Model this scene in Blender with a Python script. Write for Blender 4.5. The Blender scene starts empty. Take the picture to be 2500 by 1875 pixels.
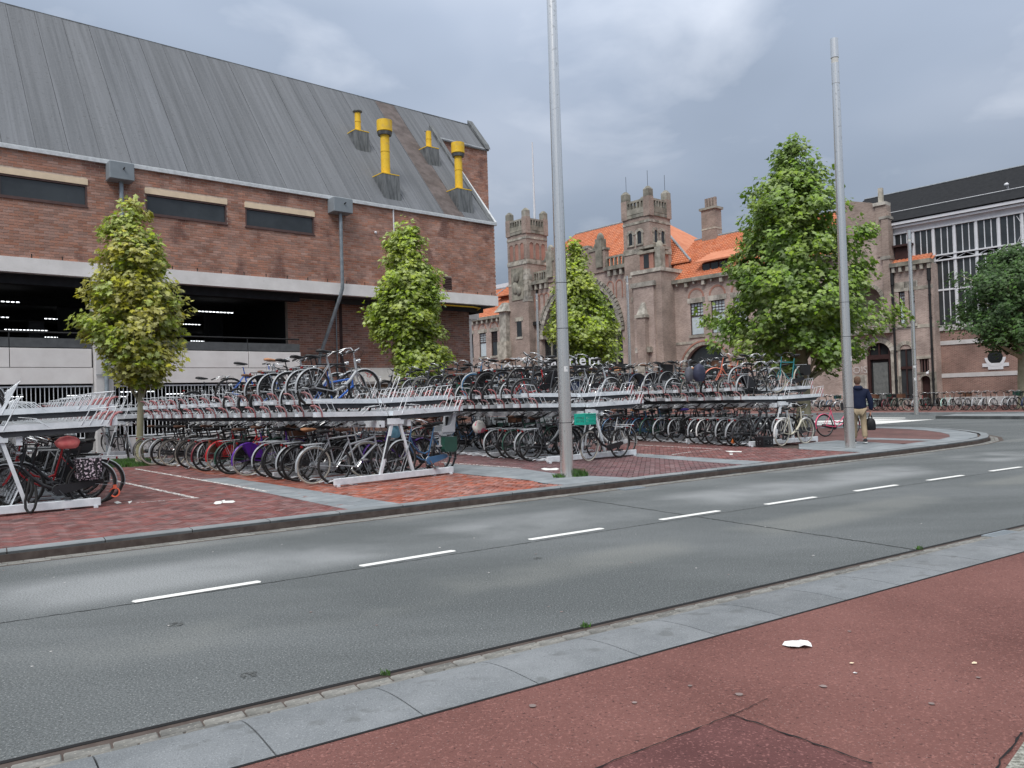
import bpy, bmesh, math, random
from mathutils import Vector, Matrix, noise as mnoise
R = math.radians
sc = bpy.context.scene
COL = sc.collection
# ------------------------------------------------------------------ camera
CAM_H = 1.6; PITCH = R(1.1); ROLL = R(1.8)
cam_d = bpy.data.cameras.new('camera'); cam = bpy.data.objects.new('camera', cam_d); COL.objects.link(cam)
cam_d.sensor_width = 36; cam_d.lens = 27.03; cam_d.clip_start = 0.05; cam_d.clip_end = 3000
fw = Vector((0, math.cos(PITCH), math.sin(PITCH))); r0 = Vector((1, 0, 0)); u0 = r0.cross(fw)
rt = r0*math.cos(ROLL) - u0*math.sin(ROLL); up = u0*math.cos(ROLL) + r0*math.sin(ROLL)
mw = Matrix((rt, up, -fw)).transposed().to_4x4(); mw.translation = (0, 0, CAM_H)
cam.matrix_world = mw
sc.camera = cam
# ------------------------------------------------------------------ sky, sun, exposure
SUN_EL, SUN_AZ = R(52), R(200)
world = bpy.data.worlds.new('World'); sc.world = world; world.use_nodes = True
def build_world():
    nt = world.node_tree; N = nt.nodes; L = nt.links; N.clear()
    out = N.new('ShaderNodeOutputWorld'); bg = N.new('ShaderNodeBackground'); bg.inputs['Strength'].default_value = 0.12
    sky = N.new('ShaderNodeTexSky'); sky.sky_type = 'NISHITA'; sky.sun_disc = False
    sky.sun_elevation = SUN_EL; sky.sun_rotation = SUN_AZ; sky.air_density = 1.0; sky.dust_density = 1.5
    tc = N.new('ShaderNodeTexCoord'); sep = N.new('ShaderNodeSeparateXYZ'); L.new(tc.outputs['Generated'], sep.inputs[0])
    mx = N.new('ShaderNodeMath'); mx.operation = 'MAXIMUM'; L.new(sep.outputs['Z'], mx.inputs[0]); mx.inputs[1].default_value = 0.0
    ad = N.new('ShaderNodeMath'); ad.operation = 'ADD'; L.new(mx.outputs[0], ad.inputs[0]); ad.inputs[1].default_value = 0.22
    dv = N.new('ShaderNodeVectorMath'); dv.operation = 'DIVIDE'
    cmb = N.new('ShaderNodeCombineXYZ'); L.new(ad.outputs[0], cmb.inputs[0]); L.new(ad.outputs[0], cmb.inputs[1]); cmb.inputs[2].default_value = 1
    cut = N.new('ShaderNodeVectorMath'); cut.operation = 'MULTIPLY'; L.new(tc.outputs['Generated'], cut.inputs[0]); cut.inputs[1].default_value = (1, 1, 0)
    L.new(cut.outputs[0], dv.inputs[0]); L.new(cmb.outputs[0], dv.inputs[1])
    def nz(scale, detail, rough, off, dist=0.0):
        mp = N.new('ShaderNodeMapping'); mp.inputs['Location'].default_value = off; L.new(dv.outputs[0], mp.inputs[0])
        n = N.new('ShaderNodeTexNoise'); n.inputs['Scale'].default_value = scale; n.inputs['Detail'].default_value = detail
        n.inputs['Roughness'].default_value = rough; n.inputs['Distortion'].default_value = dist; L.new(mp.outputs[0], n.inputs['Vector']); return n
    n1 = nz(1.15, 4, 0.42, (3.1, 1.7, 0), 0.2); n2 = nz(2.2, 6, 0.5, (7.7, 2.2, 0), 0.25)
    r1 = N.new('ShaderNodeValToRGB'); L.new(n1.outputs['Fac'], r1.inputs[0])
    e = r1.color_ramp.elements; e[0].position = 0.34; e[0].color = (1.68, 1.98, 2.48, 1); e[1].position = 0.70; e[1].color = (2.75, 3.05, 3.6, 1)
    m = r1.color_ramp.elements.new(0.52); m.color = (2.05, 2.38, 2.95, 1)
    r2 = N.new('ShaderNodeValToRGB'); L.new(n2.outputs['Fac'], r2.inputs[0])
    e = r2.color_ramp.elements; e[0].position = 0.53; e[0].color = (0, 0, 0, 1); e[1].position = 0.80; e[1].color = (.55, .55, .55, 1)
    mix = N.new('ShaderNodeMix'); mix.data_type = 'RGBA'; L.new(r2.outputs[0], mix.inputs[0]); L.new(r1.outputs[0], mix.inputs[6]); mix.inputs[7].default_value = (5.3, 5.5, 5.9, 1)
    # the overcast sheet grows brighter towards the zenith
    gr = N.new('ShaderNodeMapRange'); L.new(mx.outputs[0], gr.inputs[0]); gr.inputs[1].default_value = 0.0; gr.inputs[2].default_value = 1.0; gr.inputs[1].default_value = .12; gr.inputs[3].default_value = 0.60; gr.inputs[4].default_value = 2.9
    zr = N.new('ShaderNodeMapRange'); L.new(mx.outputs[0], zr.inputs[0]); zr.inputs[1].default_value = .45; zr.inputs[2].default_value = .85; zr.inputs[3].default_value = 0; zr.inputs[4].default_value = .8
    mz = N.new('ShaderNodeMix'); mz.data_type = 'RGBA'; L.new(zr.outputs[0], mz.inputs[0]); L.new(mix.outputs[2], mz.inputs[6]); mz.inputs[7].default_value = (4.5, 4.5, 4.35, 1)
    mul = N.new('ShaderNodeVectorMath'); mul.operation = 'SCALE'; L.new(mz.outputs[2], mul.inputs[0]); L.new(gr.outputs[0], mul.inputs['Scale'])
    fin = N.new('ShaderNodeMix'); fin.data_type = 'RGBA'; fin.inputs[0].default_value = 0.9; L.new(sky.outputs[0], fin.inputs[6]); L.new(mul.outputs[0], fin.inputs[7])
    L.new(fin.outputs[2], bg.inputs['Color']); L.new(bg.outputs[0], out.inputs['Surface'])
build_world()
sd = bpy.data.lights.new('sun', 'SUN'); sun = bpy.data.objects.new('sun', sd); COL.objects.link(sun)
sd.energy = 1.5; sd.angle = R(25); sd.color = (1.0, 0.97, 0.93)
_az = SUN_AZ; sdir = Vector((math.sin(_az)*math.cos(SUN_EL), math.cos(_az)*math.cos(SUN_EL), math.sin(SUN_EL)))
sun.rotation_euler = sdir.to_track_quat('Z', 'Y').to_euler()
sc.view_settings.view_transform = 'Standard'; sc.view_settings.look = 'None'; sc.view_settings.exposure = 0.52; sc.view_settings.gamma = 1; sc.view_settings.use_curve_mapping = False
rnd = random.Random(11)

# ------------------------------------------------------------------ materials
MT = {}
def mat(name, col, rough=0.8, metal=0.0, var=0.12, scale=4.0, col2=None, bump=0.0, bscale=60.0, island=0.0, spec=0.28, stretch=None, speck=None, emit=None, alpha=None, lo=0.35, hi=0.65):
    if name in MT: return MT[name]
    m = bpy.data.materials.new(name); m.use_nodes = True; nt = m.node_tree; N = nt.nodes; L = nt.links
    b = N['Principled BSDF']; b.inputs['Roughness'].default_value = rough; b.inputs['Metallic'].default_value = metal
    b.inputs['Specular IOR Level'].default_value = spec
    tc = N.new('ShaderNodeTexCoord'); mp = N.new('ShaderNodeMapping'); L.new(tc.outputs['Object'], mp.inputs[0])
    if stretch: mp.inputs['Scale'].default_value = stretch[:3]; mp.inputs['Rotation'].default_value = (0, 0, stretch[3] if len(stretch) > 3 else 0)
    n = N.new('ShaderNodeTexNoise'); n.inputs['Scale'].default_value = scale; n.inputs['Detail'].default_value = 6; n.inputs['Roughness'].default_value = 0.6
    L.new(mp.outputs[0], n.inputs['Vector'])
    ramp = N.new('ShaderNodeValToRGB'); L.new(n.outputs['Fac'], ramp.inputs[0])
    c2 = col2 if col2 else tuple(min(1, c*(1+var)) for c in col); c1 = col if col2 else tuple(c*(1-var) for c in col)
    ramp.color_ramp.elements[0].position = lo; ramp.color_ramp.elements[0].color = (*c1, 1)
    ramp.color_ramp.elements[1].position = hi; ramp.color_ramp.elements[1].color = (*c2, 1)
    cur = ramp.outputs[0]
    if island:
        g = N.new('ShaderNodeNewGeometry'); oi = N.new('ShaderNodeObjectInfo'); s = N.new('ShaderNodeMath'); s.operation = 'ADD'
        L.new(g.outputs['Random Per Island'], s.inputs[0]); L.new(oi.outputs['Random'], s.inputs[1])
        f = N.new('ShaderNodeMath'); f.operation = 'FRACT'; L.new(s.outputs[0], f.inputs[0])
        mr = N.new('ShaderNodeMapRange'); L.new(f.outputs[0], mr.inputs[0]); mr.inputs[3].default_value = 1-island; mr.inputs[4].default_value = 1+island
        vm = N.new('ShaderNodeVectorMath'); vm.operation = 'SCALE'; L.new(cur, vm.inputs[0]); L.new(mr.outputs[0], vm.inputs['Scale']); cur = vm.outputs[0]
        f2 = N.new('ShaderNodeMath'); f2.operation = 'MULTIPLY'; L.new(f.outputs[0], f2.inputs[0]); f2.inputs[1].default_value = 7.31
        f3 = N.new('ShaderNodeMath'); f3.operation = 'FRACT'; L.new(f2.outputs[0], f3.inputs[0])
        hs = N.new('ShaderNodeHueSaturation'); L.new(cur, hs.inputs['Color'])
        mr2 = N.new('ShaderNodeMapRange'); L.new(f3.outputs[0], mr2.inputs[0]); mr2.inputs[3].default_value = 1-island; mr2.inputs[4].default_value = 1+island*.5; L.new(mr2.outputs[0], hs.inputs['Saturation'])
        cur = hs.outputs[0]
    if speck:
        for (sc_, thr, scol, amt) in speck:
            v = N.new('ShaderNodeTexNoise'); v.inputs['Scale'].default_value = sc_; v.inputs['Detail'].default_value = 2; L.new(tc.outputs['Object'], v.inputs['Vector'])
            rr = N.new('ShaderNodeMapRange'); L.new(v.outputs['Fac'], rr.inputs[0]); rr.inputs[1].default_value = thr; rr.inputs[2].default_value = thr+0.08; rr.inputs[3].default_value = 0; rr.inputs[4].default_value = amt
            mx = N.new('ShaderNodeMix'); mx.data_type = 'RGBA'; L.new(rr.outputs[0], mx.inputs[0]); L.new(cur, mx.inputs[6]); mx.inputs[7].default_value = (*scol, 1); cur = mx.outputs[2]
    L.new(cur, b.inputs['Base Color'])
    if bump:
        n2 = N.new('ShaderNodeTexNoise'); n2.inputs['Scale'].default_value = bscale; n2.inputs['Detail'].default_value = 4; L.new(tc.outputs['Object'], n2.inputs['Vector'])
        bp = N.new('ShaderNodeBump'); bp.inputs['Strength'].default_value = bump; bp.inputs['Distance'].default_value = 0.01; L.new(n2.outputs['Fac'], bp.inputs['Height']); L.new(bp.outputs[0], b.inputs['Normal'])
    if emit: b.inputs['Emission Color'].default_value = (*emit[0], 1); b.inputs['Emission Strength'].default_value = emit[1]
    if alpha is not None:
        na = N.new('ShaderNodeTexNoise'); na.inputs['Scale'].default_value = alpha[0]; na.inputs['Detail'].default_value = 5; L.new(tc.outputs['Object'], na.inputs['Vector'])
        ra = N.new('ShaderNodeMapRange'); L.new(na.outputs['Fac'], ra.inputs[0]); ra.inputs[1].default_value = alpha[1]; ra.inputs[2].default_value = alpha[1]+0.1; L.new(ra.outputs[0], b.inputs['Alpha'])
    MT[name] = m; return m
def brickmat(name, c1, c2, mortar, bw=0.22, bh=0.065, mort=0.012, rough=0.9):
    m = bpy.data.materials.new(name); m.use_nodes = True; nt = m.node_tree; N = nt.nodes; L = nt.links; b = N['Principled BSDF']; b.inputs['Roughness'].default_value = rough
    tc = N.new('ShaderNodeTexCoord'); sp = N.new('ShaderNodeSeparateXYZ'); L.new(tc.outputs['Object'], sp.inputs[0])
    a = N.new('ShaderNodeMath'); a.operation = 'ADD'; L.new(sp.outputs[0], a.inputs[0]); L.new(sp.outputs[1], a.inputs[1])
    cb = N.new('ShaderNodeCombineXYZ'); L.new(a.outputs[0], cb.inputs[0]); L.new(sp.outputs[2], cb.inputs[1])
    t = N.new('ShaderNodeTexBrick'); L.new(cb.outputs[0], t.inputs['Vector']); t.inputs['Scale'].default_value = 1; t.inputs['Brick Width'].default_value = bw; t.inputs['Row Height'].default_value = bh; t.inputs['Mortar Size'].default_value = mort
    t.inputs['Color1'].default_value = (*c1, 1); t.inputs['Color2'].default_value = (*c2, 1); t.inputs['Mortar'].default_value = (*mortar, 1); t.inputs['Bias'].default_value = 0.0
    n = N.new('ShaderNodeTexNoise'); n.inputs['Scale'].default_value = 0.7; n.inputs['Detail'].default_value = 7; L.new(tc.outputs['Object'], n.inputs['Vector'])
    mr = N.new('ShaderNodeMapRange'); L.new(n.outputs['Fac'], mr.inputs[0]); mr.inputs[1].default_value = .3; mr.inputs[2].default_value = .7; mr.inputs[3].default_value = 0.72; mr.inputs[4].default_value = 1.22
    vm = N.new('ShaderNodeVectorMath'); vm.operation = 'SCALE'; L.new(t.outputs['Color'], vm.inputs[0]); L.new(mr.outputs[0], vm.inputs['Scale']); L.new(vm.outputs[0], b.inputs['Base Color'])
    bp = N.new('ShaderNodeBump'); bp.inputs['Strength'].default_value = 0.5; bp.inputs['Distance'].default_value = 0.01; L.new(t.outputs['Fac'], bp.inputs['Height']); bp.invert = True; L.new(bp.outputs[0], b.inputs['Normal'])
    MT[name] = m; return m
A = 0.615
asphalt = mat('asphalt', (.073, .081, .083), .92, scale=.5, col2=(.108, .117, .12), stretch=(.45, 1.3, 1, -R(34.3)), bump=.6, bscale=110, speck=[(95, .60, (.34, .35, .35), .55), (60, .66, (.05, .05, .05), .5), (7, .70, (.10, .10, .10), .3)], lo=.40, hi=.66, spec=.4)
def dusty(m):
    nt = m.node_tree; N = nt.nodes; L = nt.links; b = N['Principled BSDF']; cur = b.inputs['Base Color'].links[0].from_socket
    tc = N.new('ShaderNodeTexCoord'); dp = N.new('ShaderNodeVectorMath'); dp.operation = 'DOT_PRODUCT'; L.new(tc.outputs['Object'], dp.inputs[0]); dp.inputs[1].default_value = (-.5639, .8259, 0)
    n = N.new('ShaderNodeTexNoise'); n.inputs['Scale'].default_value = .35; n.inputs['Detail'].default_value = 5; L.new(tc.outputs['Object'], n.inputs['Vector'])
    for (v0, w, amt, c) in ((8.0, .95, .9, (.215, .225, .23)), (5.75, .55, .55, (.175, .18, .17)), (9.75, .5, .6, (.18,.185,.18))):
        s1 = N.new('ShaderNodeMath'); s1.operation = 'SUBTRACT'; L.new(dp.outputs['Value'], s1.inputs[0]); s1.inputs[1].default_value = v0
        s2 = N.new('ShaderNodeMath'); s2.operation = 'ABSOLUTE'; L.new(s1.outputs[0], s2.inputs[0])
        mr = N.new('ShaderNodeMapRange'); mr.interpolation_type = 'SMOOTHSTEP'; L.new(s2.outputs[0], mr.inputs[0]); mr.inputs[1].default_value = w; mr.inputs[2].default_value = w*.3; mr.inputs[3].default_value = 0; mr.inputs[4].default_value = 1
        n3 = N.new('ShaderNodeMapRange'); n3.interpolation_type = 'SMOOTHSTEP'; L.new(n.outputs['Fac'], n3.inputs[0]); n3.inputs[1].default_value = .40; n3.inputs[2].default_value = .60; n3.inputs[4].default_value = amt
        mu = N.new('ShaderNodeMath'); mu.operation = 'MULTIPLY'; L.new(mr.outputs[0], mu.inputs[0]); L.new(n3.outputs[0], mu.inputs[1])
        mx = N.new('ShaderNodeMix'); mx.data_type = 'RGBA'; L.new(mu.outputs[0], mx.inputs[0]); L.new(cur, mx.inputs[6]); mx.inputs[7].default_value = (*c, 1); cur = mx.outputs[2]
    sp = N.new('ShaderNodeTexNoise'); sp.inputs['Scale'].default_value = 70; sp.inputs['Detail'].default_value = 3; sp.inputs['Roughness'].default_value = .75; L.new(tc.outputs['Object'], sp.inputs['Vector'])
    mr = N.new('ShaderNodeMapRange'); L.new(sp.outputs['Fac'], mr.inputs[0]); mr.inputs[1].default_value = .32; mr.inputs[2].default_value = .68; mr.inputs[3].default_value = .50; mr.inputs[4].default_value = 1.65
    vm = N.new('ShaderNodeVectorMath'); vm.operation = 'SCALE'; L.new(cur, vm.inputs[0]); L.new(mr.outputs[0], vm.inputs['Scale']); L.new(vm.outputs[0], b.inputs['Base Color'])
dusty(asphalt)
farasphalt = mat('far_asphalt', (.10, .105, .108), .9, scale=.3, col2=(.15, .156, .16))
redasphalt = mat('red_asphalt', (.118, .049, .042), .92, scale=.8, col2=(.19, .086, .074), bump=.9, bscale=90, speck=[(70, .58, (.30, .14, .12), .6), (60, .62, (.035, .015, .015), .7), (110, .66, (.45, .36, .34), .5)], lo=.3, hi=.7)
redpatch = mat('dark_red_asphalt', (.092, .036, .035), .9, scale=2, col2=(.135, .056, .053), bump=.9, bscale=90, speck=[(75, .58, (.30, .14, .13), .6), (60, .64, (.03, .015, .015), .7)])
gapm = mat('joint_black', (.012, .012, .013), .9)
kerbm = mat('blue_grey_concrete', (.155, .167, .177), .95, scale=2.2, col2=(.215, .228, .24), bump=.7, bscale=120, island=.10, speck=[(120, .58, (.32, .34, .35), .6), (85, .62, (.07, .075, .08), .55), (6, .62, (.115, .12, .12), .5)], spec=.15)
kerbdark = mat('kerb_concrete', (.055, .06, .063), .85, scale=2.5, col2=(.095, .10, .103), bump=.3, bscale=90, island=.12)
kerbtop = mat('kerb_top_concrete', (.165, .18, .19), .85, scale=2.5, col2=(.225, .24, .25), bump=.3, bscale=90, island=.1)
sett = mat('grey_sett', (.12, .12, .112), .9, scale=9, col2=(.21, .205, .19), bump=.5, bscale=60, island=.22, speck=[(45, .6, (.42, .40, .36), .5)])
paverm = mat('red_paver', (.125, .054, .053), .85, scale=3, col2=(.20, .084, .076), bump=.4, bscale=70, island=.30, stretch=(1, 1, 1))
paverm2 = mat('orange_paver', (.20, .062, .043), .85, scale=1.5, col2=(.30, .105, .072), bump=.4, bscale=70, island=.3)
paverm3 = mat('mauve_paver', (.115, .062, .067), .85, scale=1.5, col2=(.165, .09, .091), bump=.4, bscale=70, island=.26)
bedm = mat('paving_bed', (.06, .045, .04), .95, scale=8, col2=(.10, .08, .07))
slabm = mat('grey_slab', (.17, .19, .205), .85, scale=2.2, col2=(.245, .265, .28), bump=.2, bscale=80, island=.08)
paint = mat('road_paint', (.70, .70, .68), .7, var=.08, scale=20, alpha=(28, .26))
wornpaint = mat('worn_paint', (.62, .60, .58), .8, var=.1, scale=20, alpha=(22, .43))
gbrick = mat('garage_brick', (.29, .145, .105), .9, scale=1.1, col2=(.44, .24, .18), island=.20, bump=.4, bscale=60, speck=[(.8, .56, (.13, .06, .05), .65)])
gbrick2 = mat('recess_brick', (.23, .12, .09), .9, scale=1.1, col2=(.33, .17, .13), island=.25, bump=.4, bscale=60)
mortar = mat('mortar', (.50, .41, .35), .95, scale=6, var=.2)
bitumen = mat('bitumen_felt', (.105, .112, .122), .9, scale=1.0, col2=(.165, .174, .19), stretch=(6.5, .13, .13), island=.09, bump=.5, bscale=25, speck=[(30, .6, (.24, .245, .25), .4), (9, .62, (.08, .08, .08), .4)], lo=.30, hi=.70, spec=.3)
bitbrown = mat('brown_felt', (.085, .07, .066), .9, scale=2, col2=(.15, .125, .12), bump=.3, bscale=40)
leadm = mat('lead_flashing', (.07, .075, .08), .6, scale=3, col2=(.17, .18, .185), stretch=(4, 1, .5))
zinc = mat('zinc_trim', (.50, .52, .53), .5, scale=6, col2=(.66, .68, .70), metal=.3)
bandc = mat('painted_concrete', (.64, .62, .61), .8, scale=1.2, col2=(.76, .74, .73), bump=.1, speck=[(2.2, .70, (.33, .33, .29), .5)])
panelc = mat('panel_concrete', (.62, .595, .585), .8, scale=1.5, col2=(.70, .68, .67), bump=.1, island=.04)
colc = mat('column_concrete', (.48, .47, .465), .8, scale=2, col2=(.58, .57, .565), bump=.2)
cream = mat('cream_board', (.72, .58, .42), .7, var=.07, scale=3)
brownfr = mat('brown_window_frame', (.10, .06, .055), .6, var=.15)
glassd = mat('dark_glass', (.038, .044, .048), .18, var=.25, scale=.8, spec=.6)
glassk = mat('black_glass', (.022, .026, .028), .12, var=.3, scale=.8, spec=.6)
dark = mat('interior_shade', (.018, .0185, .021), .9, var=.2)  # near-black: the shade of unlit interiors is put into the colour
black = mat('black_steel', (.02, .021, .022), .5, var=.15)
railp = mat('railing_panel', (.085, .09, .095), .5, var=.15)
greybox = mat('grey_box', (.22, .25, .275), .5, var=.05)
pipem = mat('galvanised_pipe', (.26, .30, .33), .45, metal=.4, var=.2, scale=4)
galv = mat('galvanised_steel', (.60, .64, .67), .45, metal=.08, scale=7, col2=(.76, .79, .82), spec=.5)
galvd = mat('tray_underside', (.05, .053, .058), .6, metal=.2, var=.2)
wire = mat('galvanised_wire', (.60, .62, .64), .4, metal=.3, var=.15)
pinkr = mat('red_rubber', (.28, .085, .09), .6, scale=9, col2=(.38, .19, .19), island=.25)
steel = mat('brushed_steel', (.72, .71, .68), .24, metal=.9, scale=6, col2=(.86, .85, .82), stretch=(9, 9, .10), speck=[(18, .64, (.30, .29, .27), .4)])
led = mat('led_strip', (.9, .95, 1), .5, emit=((.92, .96, 1), 2.2))
yellow = mat('yellow_paint', (.74, .45, .03), .6, scale=3, col2=(.80, .53, .05), speck=[(1.6, .60, (.45, .33, .14), .55), (7, .66, (.30, .20, .10), .5)])
yellowd = mat('rusty_yellow', (.45, .26, .08), .6, scale=8, var=.35)
sbrick = brickmat('station_brick', (.255, .18, .155), (.41, .31, .27), (.50, .43, .38))
sbrickd = brickmat('tower_brick', (.185, .13, .11), (.325, .24, .205), (.40, .34, .29))
sbrickr = brickmat('red_infill_brick', (.33, .125, .09), (.38, .165, .12), (.36, .25, .2))
hbrick = brickmat('hall_brick', (.20, .11, .09), (.29, .165, .135), (.33, .26, .22), .24, .08, .012)
stone = mat('sandstone', (.22, .205, .175), .9, scale=1.8, col2=(.45, .42, .36), island=.24, bump=.5, bscale=20, lo=.38, hi=.62)
stoned = mat('weathered_stone', (.15, .145, .12), .9, scale=1.5, col2=(.33, .31, .26), island=.2, bump=.6, bscale=20)
tile = mat('orange_roof_tile', (.50, .165, .08), .8, scale=1.2, col2=(.60, .235, .125), island=.06, bump=.3)
blackroof = mat('black_roofing', (.011, .012, .014), .9, scale=4, col2=(.02, .021, .024), spec=.15)
ridgem = mat('grey_ridge', (.24, .26, .28), .7, var=.2)
whitep = mat('white_paint', (.66, .67, .70), .5, var=.06, scale=3)
blind = mat('white_blind', (.50, .57, .60), .6, var=.08)
darkframe = mat('dark_wood', (.045, .022, .02), .5, var=.2)
rubber = mat('tyre_rubber', (.025, .024, .023), .8, var=.25, scale=6)
tyrew = mat('cream_tyre', (.50, .47, .40), .8, var=.1)
chrome = mat('chrome', (.55, .56, .57), .25, metal=.9, var=.1)
spokem = mat('spoke_steel', (.13, .133, .137), .4, metal=.5, var=.2)
redlamp = mat('red_reflector', (.22, .012, .012), .25, var=.1)
bark = mat('maple_bark', (.24, .23, .14), .9, scale=5, col2=(.38, .36, .25), stretch=(1, 1, .3), bump=.6, bscale=30)
barkp = mat('plane_bark', (.30, .29, .19), .9, scale=2.5, col2=(.42, .40, .28), bump=.4, bscale=12)
grassm = mat('grass_blade', (.05, .12, .02), .8, island=.4, var=.2)
def leafmat(name, c, c2):
    m = mat(name, c, .55, scale=.8, col2=c2, island=.32, spec=.35)
    nt = m.node_tree; b = nt.nodes['Principled BSDF']; out = nt.nodes['Material Output']
    tr = nt.nodes.new('ShaderNodeBsdfTranslucent'); mx = nt.nodes.new('ShaderNodeMixShader'); mx.inputs[0].default_value = .3
    src = b.inputs['Base Color'].links[0].from_socket; nt.links.new(src, tr.inputs['Color'])
    nt.links.new(b.outputs[0], mx.inputs[1]); nt.links.new(tr.outputs[0], mx.inputs[2]); nt.links.new(mx.outputs[0], out.inputs['Surface']); return m
leaf_y = leafmat('yellowing_maple_leaf', (.35, .38, .055), (.52, .48, .11))
leaf_g = leafmat('green_maple_leaf', (.26, .38, .05), (.42, .52, .09))
leaf_g2 = leafmat('mid_maple_leaf', (.26, .35, .045), (.42, .49, .09))
leaf_p = leafmat('plane_leaf', (.16, .28, .045), (.29, .42, .08))
leaf_d = leafmat('dark_plane_leaf', (.04, .095, .025), (.10, .19, .045))

# ------------------------------------------------------------------ mesh helpers
class MB:
    def __init__(s): s.v = []; s.f = []; s.m = []; s.mi = 0; s.sm = []; s.smooth = False
    def add(s, vs, fs):
        o = len(s.v); s.v += [tuple(p) for p in vs]
        for f in fs: s.f.append([i+o for i in f]); s.m.append(s.mi); s.sm.append(s.smooth)
    def box(s, x0, x1, y0, y1, z0, z1):
        s.add([(x0,y0,z0),(x1,y0,z0),(x1,y1,z0),(x0,y1,z0),(x0,y0,z1),(x1,y0,z1),(x1,y1,z1),(x0,y1,z1)],
              [(3,2,1,0),(4,5,6,7),(0,1,5,4),(1,2,6,5),(2,3,7,6),(3,0,4,7)])
    def prism(s, poly, a0, a1, axis='y'):
        n = len(poly)
        def P(p, a): return (p[0], a, p[1]) if axis == 'y' else ((p[0], p[1], a) if axis == 'z' else (a, p[0], p[1]))
        vs = [P(p, a0) for p in poly] + [P(p, a1) for p in poly]
        s.add(vs, [tuple(range(n)), tuple(range(2*n-1, n-1, -1))] + [(i, n+i, n+(i+1) % n, (i+1) % n) for i in range(n)])
    def tube(s, pts, r, seg=6, caps=True, closed=False):
        pts = [Vector(p) for p in pts]; n = len(pts); rs = r if isinstance(r, (list, tuple)) else [r]*n
        rings = []; prev = None
        for i, p in enumerate(pts):
            if closed: d = pts[(i+1) % n] - pts[i-1]
            else: d = (pts[min(i+1, n-1)] - pts[max(i-1, 0)])
            d = d.normalized() if d.length > 1e-9 else Vector((0,0,1))
            if prev is None:
                a = Vector((0,0,1)) if abs(d.z) < .9 else Vector((1,0,0)); u = d.cross(a).normalized()
            else: u = (prev - d*prev.dot(d)); u = u.normalized() if u.length > 1e-6 else d.orthogonal().normalized()
            prev = u; w = d.cross(u)
            rings.append([p + (u*math.cos(2*math.pi*k/seg) + w*math.sin(2*math.pi*k/seg))*rs[i] for k in range(seg)])
        vs = [q for rg in rings for q in rg]; fs = []
        m = n if closed else n-1
        for i in range(m):
            a = i*seg; b = ((i+1) % n)*seg
            for k in range(seg): fs.append((a+k, a+(k+1) % seg, b+(k+1) % seg, b+k))
        o = s.smooth; s.smooth = True if seg > 5 else o; s.add(vs, fs); s.smooth = o
        if caps and not closed: o = s.smooth; s.smooth = False; s.add(rings[0], [tuple(range(seg-1, -1, -1))]); s.add(rings[-1], [tuple(range(seg))]); s.smooth = o
    def loft(s, rings, cap=True):
        n = len(rings[0]); vs = [p for r in rings for p in r]; fs = []
        for i in range(len(rings)-1):
            for k in range(n): fs.append((i*n+k, i*n+(k+1) % n, (i+1)*n+(k+1) % n, (i+1)*n+k))
        o = s.smooth; s.smooth = True; s.add(vs, fs); s.smooth = o
        if cap: o = s.smooth; s.smooth = False; s.add(rings[0], [tuple(range(n-1, -1, -1))]); s.add(rings[-1], [tuple(range(n))]); s.smooth = o
    def cyl(s, c, r, z0, z1, seg=16, r2=None):
        r2 = r if r2 is None else r2
        s.loft([[(c[0]+r*math.cos(2*math.pi*k/seg), c[1]+r*math.sin(2*math.pi*k/seg), z0) for k in range(seg)],
                [(c[0]+r2*math.cos(2*math.pi*k/seg), c[1]+r2*math.sin(2*math.pi*k/seg), z1) for k in range(seg)]])
    def ell(s, c, rx, ry, rz, nu=12, nv=8):
        rings = []
        for i in range(nv+1):
            t = -math.pi/2 + math.pi*i/nv; q = max(.02, math.cos(t))
            rings.append([(c[0]+rx*q*math.cos(2*math.pi*k/nu), c[1]+ry*q*math.sin(2*math.pi*k/nu), c[2]+rz*math.sin(t)) for k in range(nu)])
        s.loft(rings)
    def mesh(s, name, mats):
        me = bpy.data.meshes.new(name); me.from_pydata(s.v, [], s.f)
        for m in (mats if isinstance(mats, (list, tuple)) else [mats]): me.materials.append(m)
        me.polygons.foreach_set('material_index', s.m); me.polygons.foreach_set('use_smooth', s.sm); me.update(); return me
    def fix(s, me):
        bm = bmesh.new(); bm.from_mesh(me); bmesh.ops.recalc_face_normals(bm, faces=bm.faces); bm.to_mesh(me); bm.free(); return me
    def build(s, name, mats, parent=None, fix=True, bevel=0, **kw):
        me = s.mesh(name, mats)
        if fix: s.fix(me)
        o = obj(name, me, parent)
        for k, v in kw.items(): o[k] = v
        return o
def obj(name, me, parent=None, loc=(0,0,0), rot=(0,0,0), **kw):
    o = bpy.data.objects.new(name, me); COL.objects.link(o); o.location = loc; o.rotation_euler = rot
    if parent is not None: o.parent = parent
    for k, v in kw.items(): o[k] = v
    return o
def thing(name, label, cat, loc=(0,0,0), rz=0.0, group=None):
    o = obj(name, None, None, loc, (0,0,rz)); o['label'] = label; o['category'] = cat
    if group: o['group'] = group
    return o
def tag(o, label, cat, group=None):
    o['label'] = label; o['category'] = cat
    if group: o['group'] = group
    return o
def box_mesh(name, x0, x1, y0, y1, z0, z1, m):
    b = MB(); b.box(x0, x1, y0, y1, z0, z1); return b.fix(b.mesh(name, m))
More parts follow.
